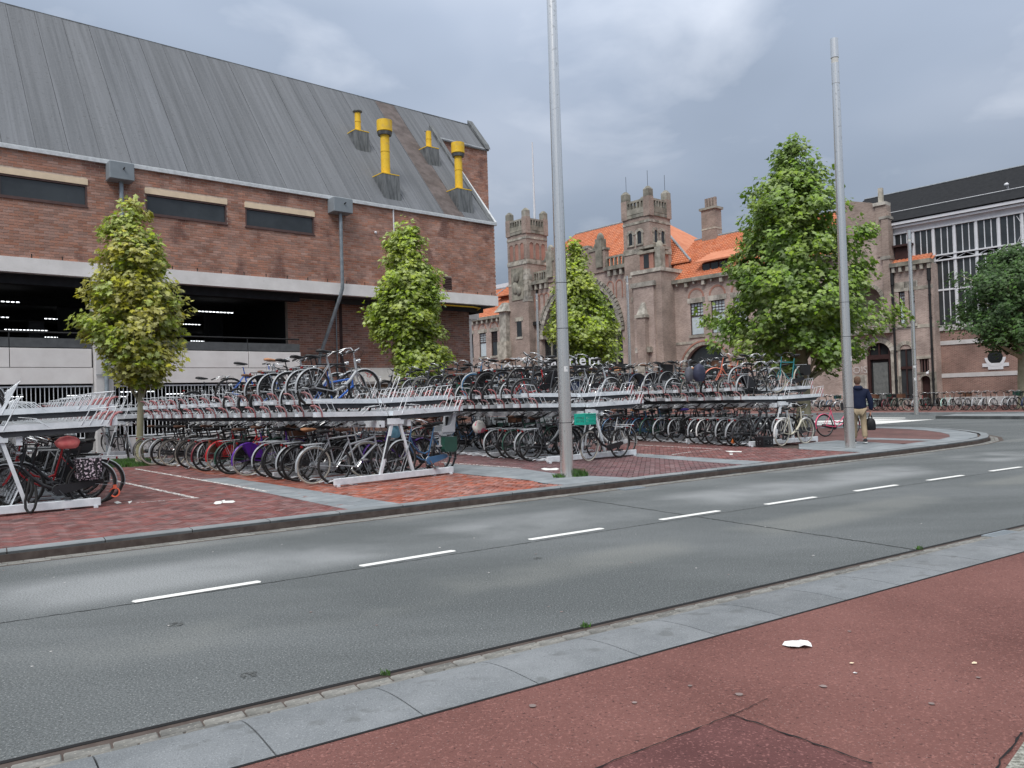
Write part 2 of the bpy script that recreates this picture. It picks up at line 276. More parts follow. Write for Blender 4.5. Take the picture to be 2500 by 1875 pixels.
def bevel_box(name, x0, x1, y0, y1, z0, z1, m, bv=.01, seg=1):
    bm = bmesh.new(); bmesh.ops.create_cube(bm, size=1)
    for v in bm.verts: v.co = Vector(((x0+x1)/2 + v.co.x*(x1-x0), (y0+y1)/2 + v.co.y*(y1-y0), (z0+z1)/2 + v.co.z*(z1-z0)))
    bmesh.ops.bevel(bm, geom=list(bm.edges), offset=bv, segments=seg, affect='EDGES'); me = bpy.data.meshes.new(name); bm.to_mesh(me); bm.free(); me.materials.append(m); return me
def wall_holes(mb, x0, x1, z0, z1, y0, y1, holes):
    xs = sorted({x0, x1, *[h[0] for h in holes], *[h[1] for h in holes]}); zs = sorted({z0, z1, *[h[2] for h in holes], *[h[3] for h in holes]})
    xs = [x for x in xs if x0 <= x <= x1]; zs = [z for z in zs if z0 <= z <= z1]
    for j in range(len(zs)-1):
        zc = (zs[j]+zs[j+1])/2; run = None
        for i in range(len(xs)-1):
            xc = (xs[i]+xs[i+1])/2; hole = any(h[0] < xc < h[1] and h[2] < zc < h[3] for h in holes)
            if not hole: run = (run[0], xs[i+1]) if run else (xs[i], xs[i+1])
            if (hole or i == len(xs)-2) and run: mb.box(run[0], run[1], y0, y1, zs[j], zs[j+1]); run = None
def arch_wall(mb, x0, x1, z0, z1, cx, r, zs, y0, y1, seg=16):
    """wall with a round arched opening, centre cx, radius r, springing zs, open down to z0"""
    if cx-r > x0: mb.box(x0, cx-r, y0, y1, z0, z1)
    if cx+r < x1: mb.box(cx+r, x1, y0, y1, z0, z1)
    for i in range(seg):
        a, b = math.pi*i/seg, math.pi*(i+1)/seg
        pa = (cx+r*math.cos(a), zs+r*math.sin(a)); pb = (cx+r*math.cos(b), zs+r*math.sin(b))
        mb.prism([pa, (pa[0], z1), (pb[0], z1), pb], y0, y1)
def arch_ring(mb, cx, zs, r0_, r1_, y0, y1, seg=16, gap=0.0):
    for i in range(seg):
        a, b = math.pi*(i+gap)/seg, math.pi*(i+1-gap)/seg
        mb.prism([(cx+r0_*math.cos(a), zs+r0_*math.sin(a)), (cx+r1_*math.cos(a), zs+r1_*math.sin(a)), (cx+r1_*math.cos(b), zs+r1_*math.sin(b)), (cx+r0_*math.cos(b), zs+r0_*math.sin(b))], y0, y1)
def inpoly(x, y, P):
    c = False; j = len(P)-1
    for i in range(len(P)):
        if (P[i][1] > y) != (P[j][1] > y) and x < (P[j][0]-P[i][0])*(y-P[i][1])/(P[j][1]-P[i][1])+P[i][0]: c = not c
        j = i
    return c
DR = Vector((.8259, .5639)); NR = Vector((-.5639, .8259))      # along the road, across the road
def UV(u, v): return (DR.x*u + NR.x*v, DR.y*u + NR.y*v)
def W2UV(x, y): return (x*DR.x + y*DR.y, x*NR.x + y*NR.y)
ordn = ['', 'first', 'second', 'third', 'fourth', 'fifth', 'sixth', 'seventh', 'eighth', 'ninth', 'tenth', 'eleventh', 'twelfth', 'thirteenth', 'fourteenth', 'fifteenth', 'sixteenth', 'seventeenth', 'eighteenth', 'nineteenth', 'twentieth'] + ['twenty-'+w for w in ('first','second','third','fourth','fifth','sixth','seventh','eighth','ninth')] + ['thirtieth'] + ['thirty-'+w for w in ('first','second','third','fourth','fifth','sixth','seventh','eighth','ninth')] + ['fortieth'] + ['forty-'+w for w in ('first','second','third','fourth','fifth','sixth','seventh','eighth','ninth')]
# ================================================================== ground
g0 = MB(); g0.add([(-400,-60,-.03),(400,-60,-.03),(400,900,-.03),(-400,900,-.03)], [(0,1,2,3)]); g0.build('ground', farasphalt, kind='structure', fix=False)
def sheet(name, poly, z, m, **kw):
    b = MB(); b.add([(p[0], p[1], z) for p in poly], [tuple(range(len(poly)))]); o = b.build(name, m, fix=False, **kw)
    if o.data.polygons[0].normal.z < 0: o.data.flip_normals()
    return o
road = sheet('road', [UV(-14, 3.9), UV(-14, 10.3), UV(-3, 60), UV(140, 60), UV(140, -12), UV(30, 2.9)], 0.0, asphalt, kind='structure')
# near kerb and sidewalk (the line turns slightly against the far kerb)
vi = lambda u: 3.325-.033*u
vg = lambda u: 4.30-.037*u
swp = [UV(u, vi(u)) for u in range(-6, 41, 2)]
sb = MB(); sb.prism(swp + [UV(40, -8), UV(-6, -8)], -.02, .12, 'z'); sidewalk = sb.build('sidewalk', redasphalt, kind='structure')
sheet('asphalt_patch', [(0.2,3.02),(0.96,3.54),(1.36,3.04),(1.28,2.4),(0.11,2.4)], .124, redpatch, parent=sidewalk)
def crack(pts, w, z, name='crack', parent=None, m=gapm, seed=1):
    rr = random.Random(seed); b = MB(); P = []
    for i in range(len(pts)-1):
        a, c = Vector(pts[i]), Vector(pts[i+1]); n = max(2, int((c-a).length/.04))
        for k in range(n): P.append(a+(c-a)*k/n)
    P.append(Vector(pts[-1])); L_, R_ = [], []
    for i, p in enumerate(P):
        d = (P[min(i+1, len(P)-1)]-P[max(i-1, 0)]).normalized(); nn = Vector((-d.y, d.x)); j = (rr.random()-.5)*w*1.2; ww = w*(.4+rr.random()*.8)
        L_.append(p+nn*(ww/2+j)); R_.append(p+nn*(-ww/2+j))
    for i in range(len(P)-1): b.add([(*L_[i], z), (*R_[i], z), (*R_[i+1], z), (*L_[i+1], z)], [(0,1,2,3)])
    return b.build(name, m, parent)
crack([(0.2,3.02),(0.96,3.54)], .008, .128, parent=sidewalk, seed=3); crack([(0.96,3.54),(1.36,3.04)], .012, .128, parent=sidewalk, seed=4)
crack([(0.96,3.54),(1.18,3.72)], .004, .1255, parent=sidewalk, seed=5); crack([(0.96,3.54),(0.92,3.585)], .004, .1255, parent=sidewalk, seed=6); crack([(.02,3.16),(.1,3.02)], .004, .1255, parent=sidewalk, seed=7)
corner = MB(); corner.prism([(1.8,2.93),(2.12,3.25),(3.2,2.6),(2.2,2.0)], .121, .128, 'z'); corner.build('gravel_patch', mat('grey_grit', (.12,.12,.10), .95, scale=60, col2=(.4,.4,.36), bump=.8, bscale=120), sidewalk)
crack([(1.78,2.95),(2.1,3.27)], .010, .1285, parent=sidewalk, seed=8)
sheet('joint_line', [UV(u, vi(u)+.012) for u in range(-6, 41, 2)] + [UV(u, vi(u)-.006) for u in range(40, -7, -2)], .1225, gapm, parent=sidewalk)
# rounded kerb blocks
kb = MB(); kb.prism([UV(u, vi(u)+.02) for u in range(-6, 41, 2)] + [UV(u, vi(u)+.68) for u in range(40, -7, -2)], -.02, -.004, 'z')
near_kerb = kb.build('kerb_near_side', gapm, kind='structure')
prof = [(0, .118), (.20, .119), (.28, .117), (.35, .113), (.41, .108), (.46, .102), (.51, .094), (.55, .085), (.59, .073), (.625, .060), (.655, .043), (.68, .022), (.69, 0), (.69, -.01), (0, -.01)]
us = [-2.15, -1.52, -.9, -.27, .36, .99, 1.68, 2.47-.13, 3.04, 3.66, 4.29, 4.95, 5.61]
while us[-1] < 24: us.append(us[-1]+.64)
for i in range(len(us)-1):
    a, c = us[i]+.004, us[i+1]-.004; vs = []
    for u in (a, c):
        for (q, z) in prof: vs.append((*UV(u, vi(u)+.02+q), z + (rnd.random()-.5)*.0))
    n = len(prof); b = MB(); b.smooth = False
    b.add(vs, [tuple(range(n-1, -1, -1)), tuple(range(n, 2*n))] + [(k, (k+1) % n, n+(k+1) % n, n+k) for k in range(n)])
    b.build('kerb_stone', kerbm, near_kerb)
# setts between kerb and asphalt
gut = MB(); gut.prism([UV(u, vi(u)+.70) for u in range(-6, 41, 2)] + [UV(u, vg(u)) for u in range(40, -7, -2)], -.02, .001, 'z'); near_gut = gut.build('gutter_near_side', bedm, kind='structure')
me_s = bevel_box('sett', -.1, .1, -.045, .045, -.02, .0, sett, .006)
cnt = 0; far_setts = MB()
ang0 = math.atan2(DR.y, DR.x) - .033
for row in range(3):
    u = -2.4 + (row % 2)*.1
    while u < 22:
        wdt = (vg(u)-vi(u)-.72)/3; v = vi(u)+.725+wdt*(row+.5); x, y = UV(u, v)
        if v + wdt*.5 < vg(u)-.008:
            if u < 17:
                o = obj('sett', me_s, near_gut, (x, y, .008+rnd.random()*.004), (rnd.gauss(0,.01), rnd.gauss(0,.01), ang0)); o.scale = (.98, wdt/.094, 1)
        u += .205
sheet('joint_gap', [UV(u, vg(u)+.016) for u in range(-6, 41, 2)] + [UV(u, vg(u)-.020) for u in range(40, -7, -2)], .004, gapm, parent=near_gut)
# ---- lane markings and seams
for a, c in (((-3.22,6.47),(-2.37,7.06)),((-1.54,7.6),(-0.68,8.22)),((.15,8.73),(1.03,9.31)),((1.84,9.82),(2.73,10.4)),((3.52,10.85),(4.44,11.44)),((5.27,11.96),(6.2,12.54)),((6.97,13.02),(7.89,13.59)),((8.7,14.1),(9.61,14.64)),((10.4,15.15),(11.3,15.7)),((12.1,16.2),(13.0,16.8))):
    a, c = Vector(a), Vector(c); d = (c-a).normalized(); n = Vector((-d.y, d.x))*.05
    sheet('lane_dash', [a+n, a-d*.02, a-n, c-n, c+d*.02, c+n], .004, paint, parent=road)
def seam(a, c, w, z=.003, par=road):
    a, c = Vector(a), Vector(c); d = (c-a).normalized(); n = Vector((-d.y, d.x))*w/2
    sheet('asphalt_seam', [a+n, a-n, c-n, c+n], z, gapm, parent=par)
LS = [(-9, 2.6), (-4.0, 5.93), (-3.2, 6.40), (2.69, 10.20), (9.6, 14.50), (17.5, 19.6)]
for i in range(len(LS)-1): crack([LS[i], LS[i+1]], .014, .0025, 'asphalt_seam', road, seed=20+i)
crack([(.86,12.26),(3.9,7.54)], .02, .0028, 'asphalt_seam', road, seed=31)
# marks left by discs and stains
stain = mat('dark_stain', (.085,.09,.09), .9, var=.2, alpha=(30, .46)); gum = mat('gum', (.22,.17,.16), .9, var=.2)
for (x, y, r_) in ((-2.55,5.75,.06),(-1.62,4.62,.055),(.2,7.7,.045)):
    b = MB(); b.add([(x+r_*math.cos(t*.4)*(1+.15*math.sin(t*3)), y+r_*math.sin(t*.4), .0045) for t in range(16)], [tuple(range(16))]); b.build('stain', stain, road)
for (x, y) in ((1.06,3.78),(.05,3.72),(.85,3.91),(.54,3.72),(1.9,3.6),(2.3,3.9),(2.0,4.7),(1.5,3.85)):
    r_ = .009+rnd.random()*.010; b = MB(); b.add([(x+r_*math.cos(t*.6)*(.8+.5*rnd.random()), y+r_*math.sin(t*.6), .1255) for t in range(10)], [tuple(range(10))]); b.build('gum_spot', gum, sidewalk)
for i in range(46):
    u = rnd.uniform(-1, 12); v = rnd.uniform(4.5, 9.6); x, y = UV(u, v); r_ = .006+rnd.random()*.009; b = MB(); b.add([(x+r_*math.cos(t)*(.7+.6*rnd.random()), y+r_*math.sin(t), .005) for t in range(6)], [tuple(range(6))]); b.build('gum_spot', wornpaint if i % 3 else gum, road)
# litter
def litter(name, label, cat, x, y, z, s, m, n=9, h=.03, seed=1):
    rr = random.Random(seed); b = MB(); vs = [(0, 0, h)]
    for k in range(n): a = 2*math.pi*k/n; q = s*(.55+.6*rr.random()); vs.append((q*math.cos(a)*1.35, q*math.sin(a), rr.random()*h*.6))
    for k in range(n): a = 2*math.pi*(k+.5)/n; q = s*.5*(.5+.6*rr.random()); vs.append((q*math.cos(a), q*math.sin(a), rr.random()*h))
    fs = [(0, 1+n+k, 1+n+(k+1) % n) for k in range(n)] + [(1+n+k, 1+(k+1) % n, 1+n+(k+1) % n) for k in range(n)] + [(1+n+k, 1+k, 1+(k+1) % n) for k in range(n)]
    b.add(vs, fs); o = b.build(name, m); o.location = (x, y, z); tag(o, label, cat); return o
paperm = mat('paper', (.72,.72,.72), .8, var=.06)
litter('paper_tissue', 'crumpled white tissue lying on the red asphalt path', 'litter', 1.6, 4.46, .126, .06, paperm, 11, .03, 5)
litter('cigarette_butt', 'cream scrap beside the crumpled tissue on the red path', 'litter', 1.77, 4.15, .125, .013, cream, 5, .008, 6)
litter('paper_scrap', 'pinkish scrap nearest the tissue toward the path crack', 'litter', 1.73, 4.01, .125, .012, paperm, 5, .006, 7)
litter('leaf_scrap', 'yellow scrap on the red path away from the tissue', 'litter', 2.4, 4.1, .125, .015, cream, 5, .008, 8)

# ---- pavement with the bicycle racks
KB = [(-16,10.1),(-6,10.05),(0,10.03),(6,10.03),(12,10.0),(15,9.93),(17.6,9.86),(20,9.9),(21.8,10.0),(23.2,10.3),(24.6,10.95),(25.7,11.8),(26.7,12.8),(27.4,13.9),(27.8,15.2),(27.8,16.6),(27.2,18.2),(25.5,21.5),(22,27),(18,33)]
kxy = [UV(*p) for p in KB]
pave_poly = kxy + [(-8, 50), (-30, 32), (-24, 5)]
pb = MB(); pb.prism(pave_poly, -.03, .085, 'z'); pavement = pb.build('pavement', bedm, kind='structure')
SLAB_A=[(-6.6,16.1),(-6.1,16.35),(-1.68,11.24),(-2.2,10.62)]
SLAB_B=[(-1.69,18.32),(0.15,16.22),(0.88,14.79),(2.05,13.77),(1.08,12.68),(0.47,13.39),(0.23,13.96),(-1.29,15.8)]
SLAB_C=[(3.07,19.45),(5.53,15.61),(4.84,15.2),(2.93,18.48)]
SLAB_D=[(7.78,21.04),(9.24,21.99),(10.32,18.83),(8.13,17.4),(7.11,19.23)]
BORD=[(8.13,17.4),(10.32,18.83),(11.93,20.43),(13.2,21.95),(14.0,23.7),(14.2,25.6),(13.6,27.6),(14.6,29.5),(16.5,26),(15.5,22),(13,20),(9,17)]
STRIP=[(10.41,22.82),(11.94,20.53),(11.6,20.05),(10.0,22.1)]
REDB=[(9.09,22.92),(10.0,22.36),(11.6,20.2),(10.36,18.9),(9.24,21.99)]
ORANGE=[(-2.0,10.6),(1.08,12.9),(-1.29,15.8),(-8.4,24),(-10.5,22.8),(-9.2,20.5),(-6.1,16.35)]
MAUVE=[(2.05,13.77),(.88,14.79),(.15,16.22),(-2.5,20),(0,24),(3.07,19.45),(5.2,15.5),(2.6,13.2)]
slabs_all = [SLAB_A, SLAB_B, SLAB_C, SLAB_D, BORD, STRIP]
me_p = {}
def paver_mesh(m):
    b = MB(); L_, W_ = .1-.0042, .05-.0042
    b.add([(-L_,-W_,-.03),(L_,-W_,-.03),(L_,W_,-.03),(-L_,W_,-.03),(-L_,-W_,-.006),(L_,-W_,-.006),(L_,W_,-.006),(-L_,W_,-.006),(-L_+.005,-W_+.005,0),(L_-.005,-W_+.005,0),(L_-.005,W_-.005,0),(-L_+.005,W_-.005,0)],
          [(0,1,5,4),(1,2,6,5),(2,3,7,6),(3,0,4,7),(4,5,9,8),(5,6,10,9),(6,7,11,10),(7,4,8,11),(8,9,10,11)]); return b.mesh('paver', m)
pm = [paver_mesh(paverm), paver_mesh(paverm2), paver_mesh(paverm3)]
pv = []
th = R(45)+math.atan2(DR.y, DR.x); ct, st_ = math.cos(th), math.sin(th)
inner = [UV(u, v) for u, v in ((-6,10.27),(0,10.26),(6,10.26),(12,10.24),(15,10.17),(17.6,10.1),(20,10.14),(21.7,10.24),(23.0,10.54),(24.3,11.15),(25.4,11.97),(26.4,12.95),(27.1,14.0),(27.5,15.2),(27.5,16.5))] + [(9, 32), (-10, 26.5), (-19, 17), (-14, 4)]
for i in range(-150, 420):
    for j in range(-70, 60):
        for (ox, oy, vert) in ((1, .5, 0), (-.5, 1, 1)):
            a = (i + 4*j + ox)*.1; c = (i + oy)*.1
            x = a*ct - c*st_; y = a*st_ + c*ct
            if y < 8 or y > 25 or x < -.70*y-.3 or x > .72*y+.4: continue
            if x*x+y*y > 22.5**2: continue
            if not inpoly(x, y, inner): continue
            if inpoly(x, y, SLAB_B) or inpoly(x, y, SLAB_D): continue
            k = 1 if inpoly(x, y, ORANGE) or inpoly(x, y, REDB) else (2 if inpoly(x, y, MAUVE) else 0)
            pv.append((x*x+y*y, x, y, th + (math.pi/2 if vert else 0), k))
pv.sort()
for (d2, x, y, a, k) in pv[:300]:
    obj('paver', pm[k], pavement, (x, y, .12+rnd.gauss(0, .0012)), (rnd.gauss(0,.008), rnd.gauss(0,.008), a+rnd.gauss(0,.006)))
for k, nm in ((0, 'red'), (1, 'orange'), (2, 'mauve')):
    b = MB(); src = [tuple(v.co) for v in pm[k].vertices]; fs = [tuple(p.vertices) for p in pm[k].polygons][4:]
    for (d2, x, y, a, kk) in pv[300:]:
        if kk != k: continue
        ca, sa = math.cos(a), math.sin(a); dz = .12+rnd.gauss(0, .0012); t1 = rnd.gauss(0,.008); t2 = rnd.gauss(0,.008)
        b.add([(x+p[0]*ca-p[1]*sa, y+p[0]*sa+p[1]*ca, dz+p[2]+p[0]*t1+p[1]*t2) for p in src], fs)
    b.build('paver_field', [paverm, paverm2, paverm3][k], pavement, fix=False, kind='stuff')
def pavemat(name, c1, c2):
    m = brickmat(name, c1, c2, (.09,.07,.065), .2, .1, .008); nt = m.node_tree
    cb = [n for n in nt.nodes if n.type == 'COMBXYZ'][0]; sp = [n for n in nt.nodes if n.type == 'SEPXYZ'][0]
    nt.links.new(sp.outputs[0], cb.inputs[0]); nt.links.new(sp.outputs[1], cb.inputs[1]); return m
farpave = pavemat('far_paving', (.115,.05,.048), (.16,.072,.064))
# far pavement beyond the built pavers
fp = [UV(18.5,10.15),UV(20,10.18),UV(21.7,10.3),UV(23.0,10.6),UV(24.3,11.2),UV(25.4,12.0),UV(26.4,13.0),UV(27.1,14.1),UV(27.5,15.2),UV(27.5,16.6),UV(26.9,18.1),UV(25.2,21.3),UV(21.8,26.8),UV(17.7,33),(-8,49.5),(-29,32),(-23,6)]
ang_in = [(22.4*math.sin(R(a)), 22.4*math.cos(R(a))) for a in range(-60, 29, 4)]
sheet('paving_far', ang_in + fp[:15], .1185, farpave, parent=pavement)
def slab_field(poly, L_=.60, W_=.30, ang=R(49), z=.1235):
    poly = clip(poly, [UV(-30,10.25), UV(40,10.25), UV(40,60), UV(-30,60)])
    if len(poly) < 3: return
    b = MB(); b.prism(poly, .09, .1195, 'z'); b.build('slab_bed', gapm, pavement)
    xs = [p[0] for p in poly]; ys = [p[1] for p in poly]; cx, cy = sum(xs)/len(xs), sum(ys)/len(ys); ca, sa = math.cos(ang), math.sin(ang); n = 24
    for i in range(-n, n):
        for j in range(-n, n):
            X0 = i*L_ + (j % 2)*L_/2; Y0 = j*W_
            q = [(X0+.004, Y0+.004), (X0+L_-.004, Y0+.004), (X0+L_-.004, Y0+W_-.004), (X0+.004, Y0+W_-.004)]
            w = [(cx+a*ca-c*sa, cy+a*sa+c*ca) for a, c in q]
            w = clip(w, poly)
            if len(w) < 3: continue
            ar = abs(sum(w[k][0]*w[(k+1) % len(w)][1]-w[(k+1) % len(w)][0]*w[k][1] for k in range(len(w))))/2
            if ar < .004: continue
            b = MB(); zz = z + rnd.gauss(0, .0006); b.prism(w, .09, zz, 'z'); b.build('slab', slabm, pavement)
def clip(poly, clipper):
    """Sutherland-Hodgman against a convex polygon"""
    ar = sum(clipper[k][0]*clipper[(k+1) % len(clipper)][1]-clipper[(k+1) % len(clipper)][0]*clipper[k][1] for k in range(len(clipper)))
    C = clipper if ar > 0 else clipper[::-1]; out = poly
    for k in range(len(C)):
        a, c = C[k], C[(k+1) % len(C)]; inp = out; out = []
        side = lambda p: (c[0]-a[0])*(p[1]-a[1])-(c[1]-a[1])*(p[0]-a[0])
        for i in range(len(inp)):
            p, q = inp[i-1], inp[i]; sp, sq = side(p), side(q)
            if (sp >= 0) != (sq >= 0): t = sp/(sp-sq); out.append((p[0]+(q[0]-p[0])*t, p[1]+(q[1]-p[1])*t))
            if sq >= 0: out.append(q)
        if not out: return []
    return out
slab_field(SLAB_A); slab_field([SLAB_B[0], SLAB_B[1], SLAB_B[2], SLAB_B[6], SLAB_B[7]]); slab_field([SLAB_B[2], SLAB_B[3], SLAB_B[4], SLAB_B[5], SLAB_B[6]], z=.1245)
slab_field(SLAB_C); slab_field(SLAB_D); slab_field(STRIP)
# border band behind the kerb on the curve
outer = [UV(*p) for p in ((16.5,10.08),(17.6,10.1),(20,10.14),(21.7,10.24),(23.0,10.54),(24.3,11.15),(25.4,11.97),(26.4,12.95),(27.1,14.0),(27.5,15.2),(27.5,16.5),(27.0,18))]
innb = [UV(*p) for p in ((16.6,10.3),(17.7,10.5),(20,10.7),(21.4,10.8),(22.6,11.1),(23.7,11.65),(24.7,12.4),(25.6,13.3),(26.2,14.2),(26.6,15.2),(26.6,16.4),(26.1,17.7))]
for i in range(len(outer)-1):
    for t in range(3):
        f = lambda P, s: (P[i][0]+(P[i+1][0]-P[i][0])*s, P[i][1]+(P[i+1][1]-P[i][1])*s)
        a, c = t/3+.004, (t+1)/3-.004; b = MB(); b.prism([f(outer, a), f(outer, c), f(innb, c), f(innb, a)], .09, .126, 'z'); b.build('slab', slabm, pavement)
# white lines and marks on the pavers
for i, (a, c, w) in enumerate((((-9.62,19.55),(-4.31,13.4),.09),((-8.98,16.93),(-5.25,12.7),.09),((-5.43,12.74),(-6.08,12.3),.03),((3.61,22.81),(5.38,19.91),.09),((3.78,18.62),(4.41,19.32),.07),((4.69,19.45),(5.2,19.8),.05),((3.04,19.28),(3.42,18.94),.08),((-1.74,18.57),(0.15,16.34),.08))):
    a, c = Vector(a), Vector(c); n = Vector((-(c-a).y, (c-a).x)).normalized()*w/2
    sheet('painted_line', [a+n, a-n, c-n, c+n], .1262 if i == 7 else .1252, wornpaint, parent=pavement)
for P in ([(-4.68,11.94),(-4.74,12.18),(-4.69,12.24),(-4.59,12.1),(-4.54,11.86),(-4.6,11.82)],[(-4.67,12.21),(-4.67,12.36),(-4.6,12.22),(-4.48,12.24),(-4.39,12.08),(-4.39,11.95),(-4.54,11.96)],[(-6.52,12.51),(-6.52,12.64),(-6.32,12.38),(-6.36,12.29)],[(-6.31,12.54),(-6.29,12.65),(-6.2,12.44),(-6.15,12.27)],[(.54,16.02),(.62,16.22),(.74,16.04),(.88,16.13),(.92,15.88),(.85,15.64),(.62,15.67)],[(5.28,19.3),(5.45,19.3),(5.5,19.12),(5.63,19.06),(5.53,18.75),(5.38,18.88),(5.28,18.79)],[(5.15,18.43),(5.22,18.4),(5.13,18.1),(5.07,18.13)]):
    sheet('painted_mark', P, .1256, paint, parent=pavement)
# kerb stones along the bike park
kerb = MB(); kerb.tube([(*UV(p[0], p[1]+.12), .03) for p in KB], .05, 4); kerb = kerb.build('kerb_bike_park', bedm, kind='structure')
pts = [Vector(p) for p in kxy]; acc = []; s = 0
for i in range(len(pts)-1):
    n = max(1, int((pts[i+1]-pts[i]).length/.05))
    for k in range(n): acc.append(pts[i]+(pts[i+1]-pts[i])*k/n)
step = []; last = acc[0]; step.append(acc[0]); dist = 0
for p in acc[1:]:
    dist += (p-last).length; last = p
    if dist >= .95: step.append(p); dist = 0
def nrm(i):
    d = (step[min(i+1, len(step)-1)]-step[max(i-1, 0)]).normalized(); return Vector((-d.y, d.x))
for i in range(len(step)-1):
    a, c = step[i], step[i+1]
    if a.x < -13 or a.y > 40: continue
    na, nc = nrm(i), nrm(i+1); d = (c-a).normalized()*.005; a = a+d; c = c-d; h = .125+rnd.gauss(0, .001); b = MB()
    q = []
    for P_, n_ in ((a, na), (c, nc)):
        for off, z in ((0, -.02), (.012, h-.012), (.024, h), (.215, h), (.215, -.02)): q.append((*(P_+n_*off), z))
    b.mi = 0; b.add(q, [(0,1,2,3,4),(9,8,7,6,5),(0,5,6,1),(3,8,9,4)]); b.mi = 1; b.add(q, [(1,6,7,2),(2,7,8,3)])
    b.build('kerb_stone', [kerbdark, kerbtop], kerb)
# light gutter pavers in front of that kerb
gb = MB(); gb.prism([UV(p[0], p[1]-.02) for p in KB[:16]] + [UV(p[0]+(.25 if p[0] > 22 else 0), p[1]-.24) for p in KB[15::-1]], -.02, .003, 'z'); fgut = gb.build('gutter_bike_park', bedm, kind='structure')
for row in (0, 1):
    for i in range(0, len(acc)-4, 4):
        a = acc[i] + (acc[i+2]-acc[i])*(row*.5)
        if a.y > 27 or a.x < -9 or a.x > 14.5: continue
        d = (acc[i+4]-acc[i]).normalized(); n = Vector((-d.y, d.x)); p = a - n*(.065+.1*row)
        o = obj('sett', me_s, fgut, (p.x, p.y, .006+rnd.random()*.003), (0, 0, math.atan2(d.y, d.x)))
# drain grates
def drain(x, y, ang, label):
    t = thing('drain_grate', label, 'drain', (x, y, .012), ang)
    b = MB(); b.box(-.24,.24,-.11,-.085,-.02,.004); b.box(-.24,.24,.085,.11,-.02,.004); b.box(-.24,-.215,-.085,.085,-.02,.004); b.box(.215,.24,-.085,.085,-.02,.004); b.build('frame', greybox, t)
    for k in range(8): b = MB(); x0 = -.19+k*.052; b.box(x0,x0+.026,-.085,.085,-.018,.002); b.build('bar', greybox, t)
    b = MB(); b.box(-.215,.215,-.085,.085,-.03,-.02); b.build('pit', gapm, t)
drain(1.98, 13.18, math.atan2(DR.y, DR.x), 'iron drain grate in the gutter below the bike park kerb')
drain(5.13, 8.13, math.atan2(DR.y, DR.x)-.04, 'grey drain grate beside the rounded kerb blocks')
# zebra crossing, far roads and kerbs
sheet('zebra_stripe', [(15.56,33.21),(13.2,34.2),(12.2,35.6),(17.0,36.6),(19.9,36.31),(18.06,35.0)], .005, paint, parent=road)
sheet('zebra_stripe', [(12.6,36.2),(11.4,38.2),(17.6,39.0),(19.2,37.2)], .005, paint, parent=road)
sheet('zebra_stripe', [(18.3,39.97),(19.63,38.6),(20.0,39.2),(18.87,40.9)], .005, paint, parent=road)
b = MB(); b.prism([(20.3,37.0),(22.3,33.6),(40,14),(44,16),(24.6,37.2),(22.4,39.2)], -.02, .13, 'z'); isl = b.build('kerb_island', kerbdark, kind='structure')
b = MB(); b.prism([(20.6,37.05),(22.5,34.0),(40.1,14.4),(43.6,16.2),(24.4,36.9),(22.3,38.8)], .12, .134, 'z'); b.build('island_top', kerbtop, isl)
for i in range(9):
    a = Vector((22.2,33.7))+Vector((17.8,-19.7))*(i/9+.04); d = Vector((17.8,-19.7)).normalized(); n = Vector((-d.y, d.x))*-.004
    sheet('painted_mark', [a+n*6-n, a+n*40, a+d*.5+n*40, a+d*.5+n*6-n], .005, paint, parent=road)
b = MB(); b.prism([(-10,73),(20.3,46.8),(25.0,40.2),(60,2),(120,40),(20,130),(-60,130)], -.03, .10, 'z'); b.build('station_forecourt', pavemat('forecourt_paving', (.16,.06,.052), (.21,.09,.075)), kind='structure')
b = MB(); b.prism([(-10.2,72.7),(20.1,46.5),(24.7,39.9),(59.7,1.7),(60,2),(25.0,40.2),(20.3,46.8),(-10,73)], -.03, .125, 'z'); b.build('kerb_forecourt', kerbtop, kind='structure')
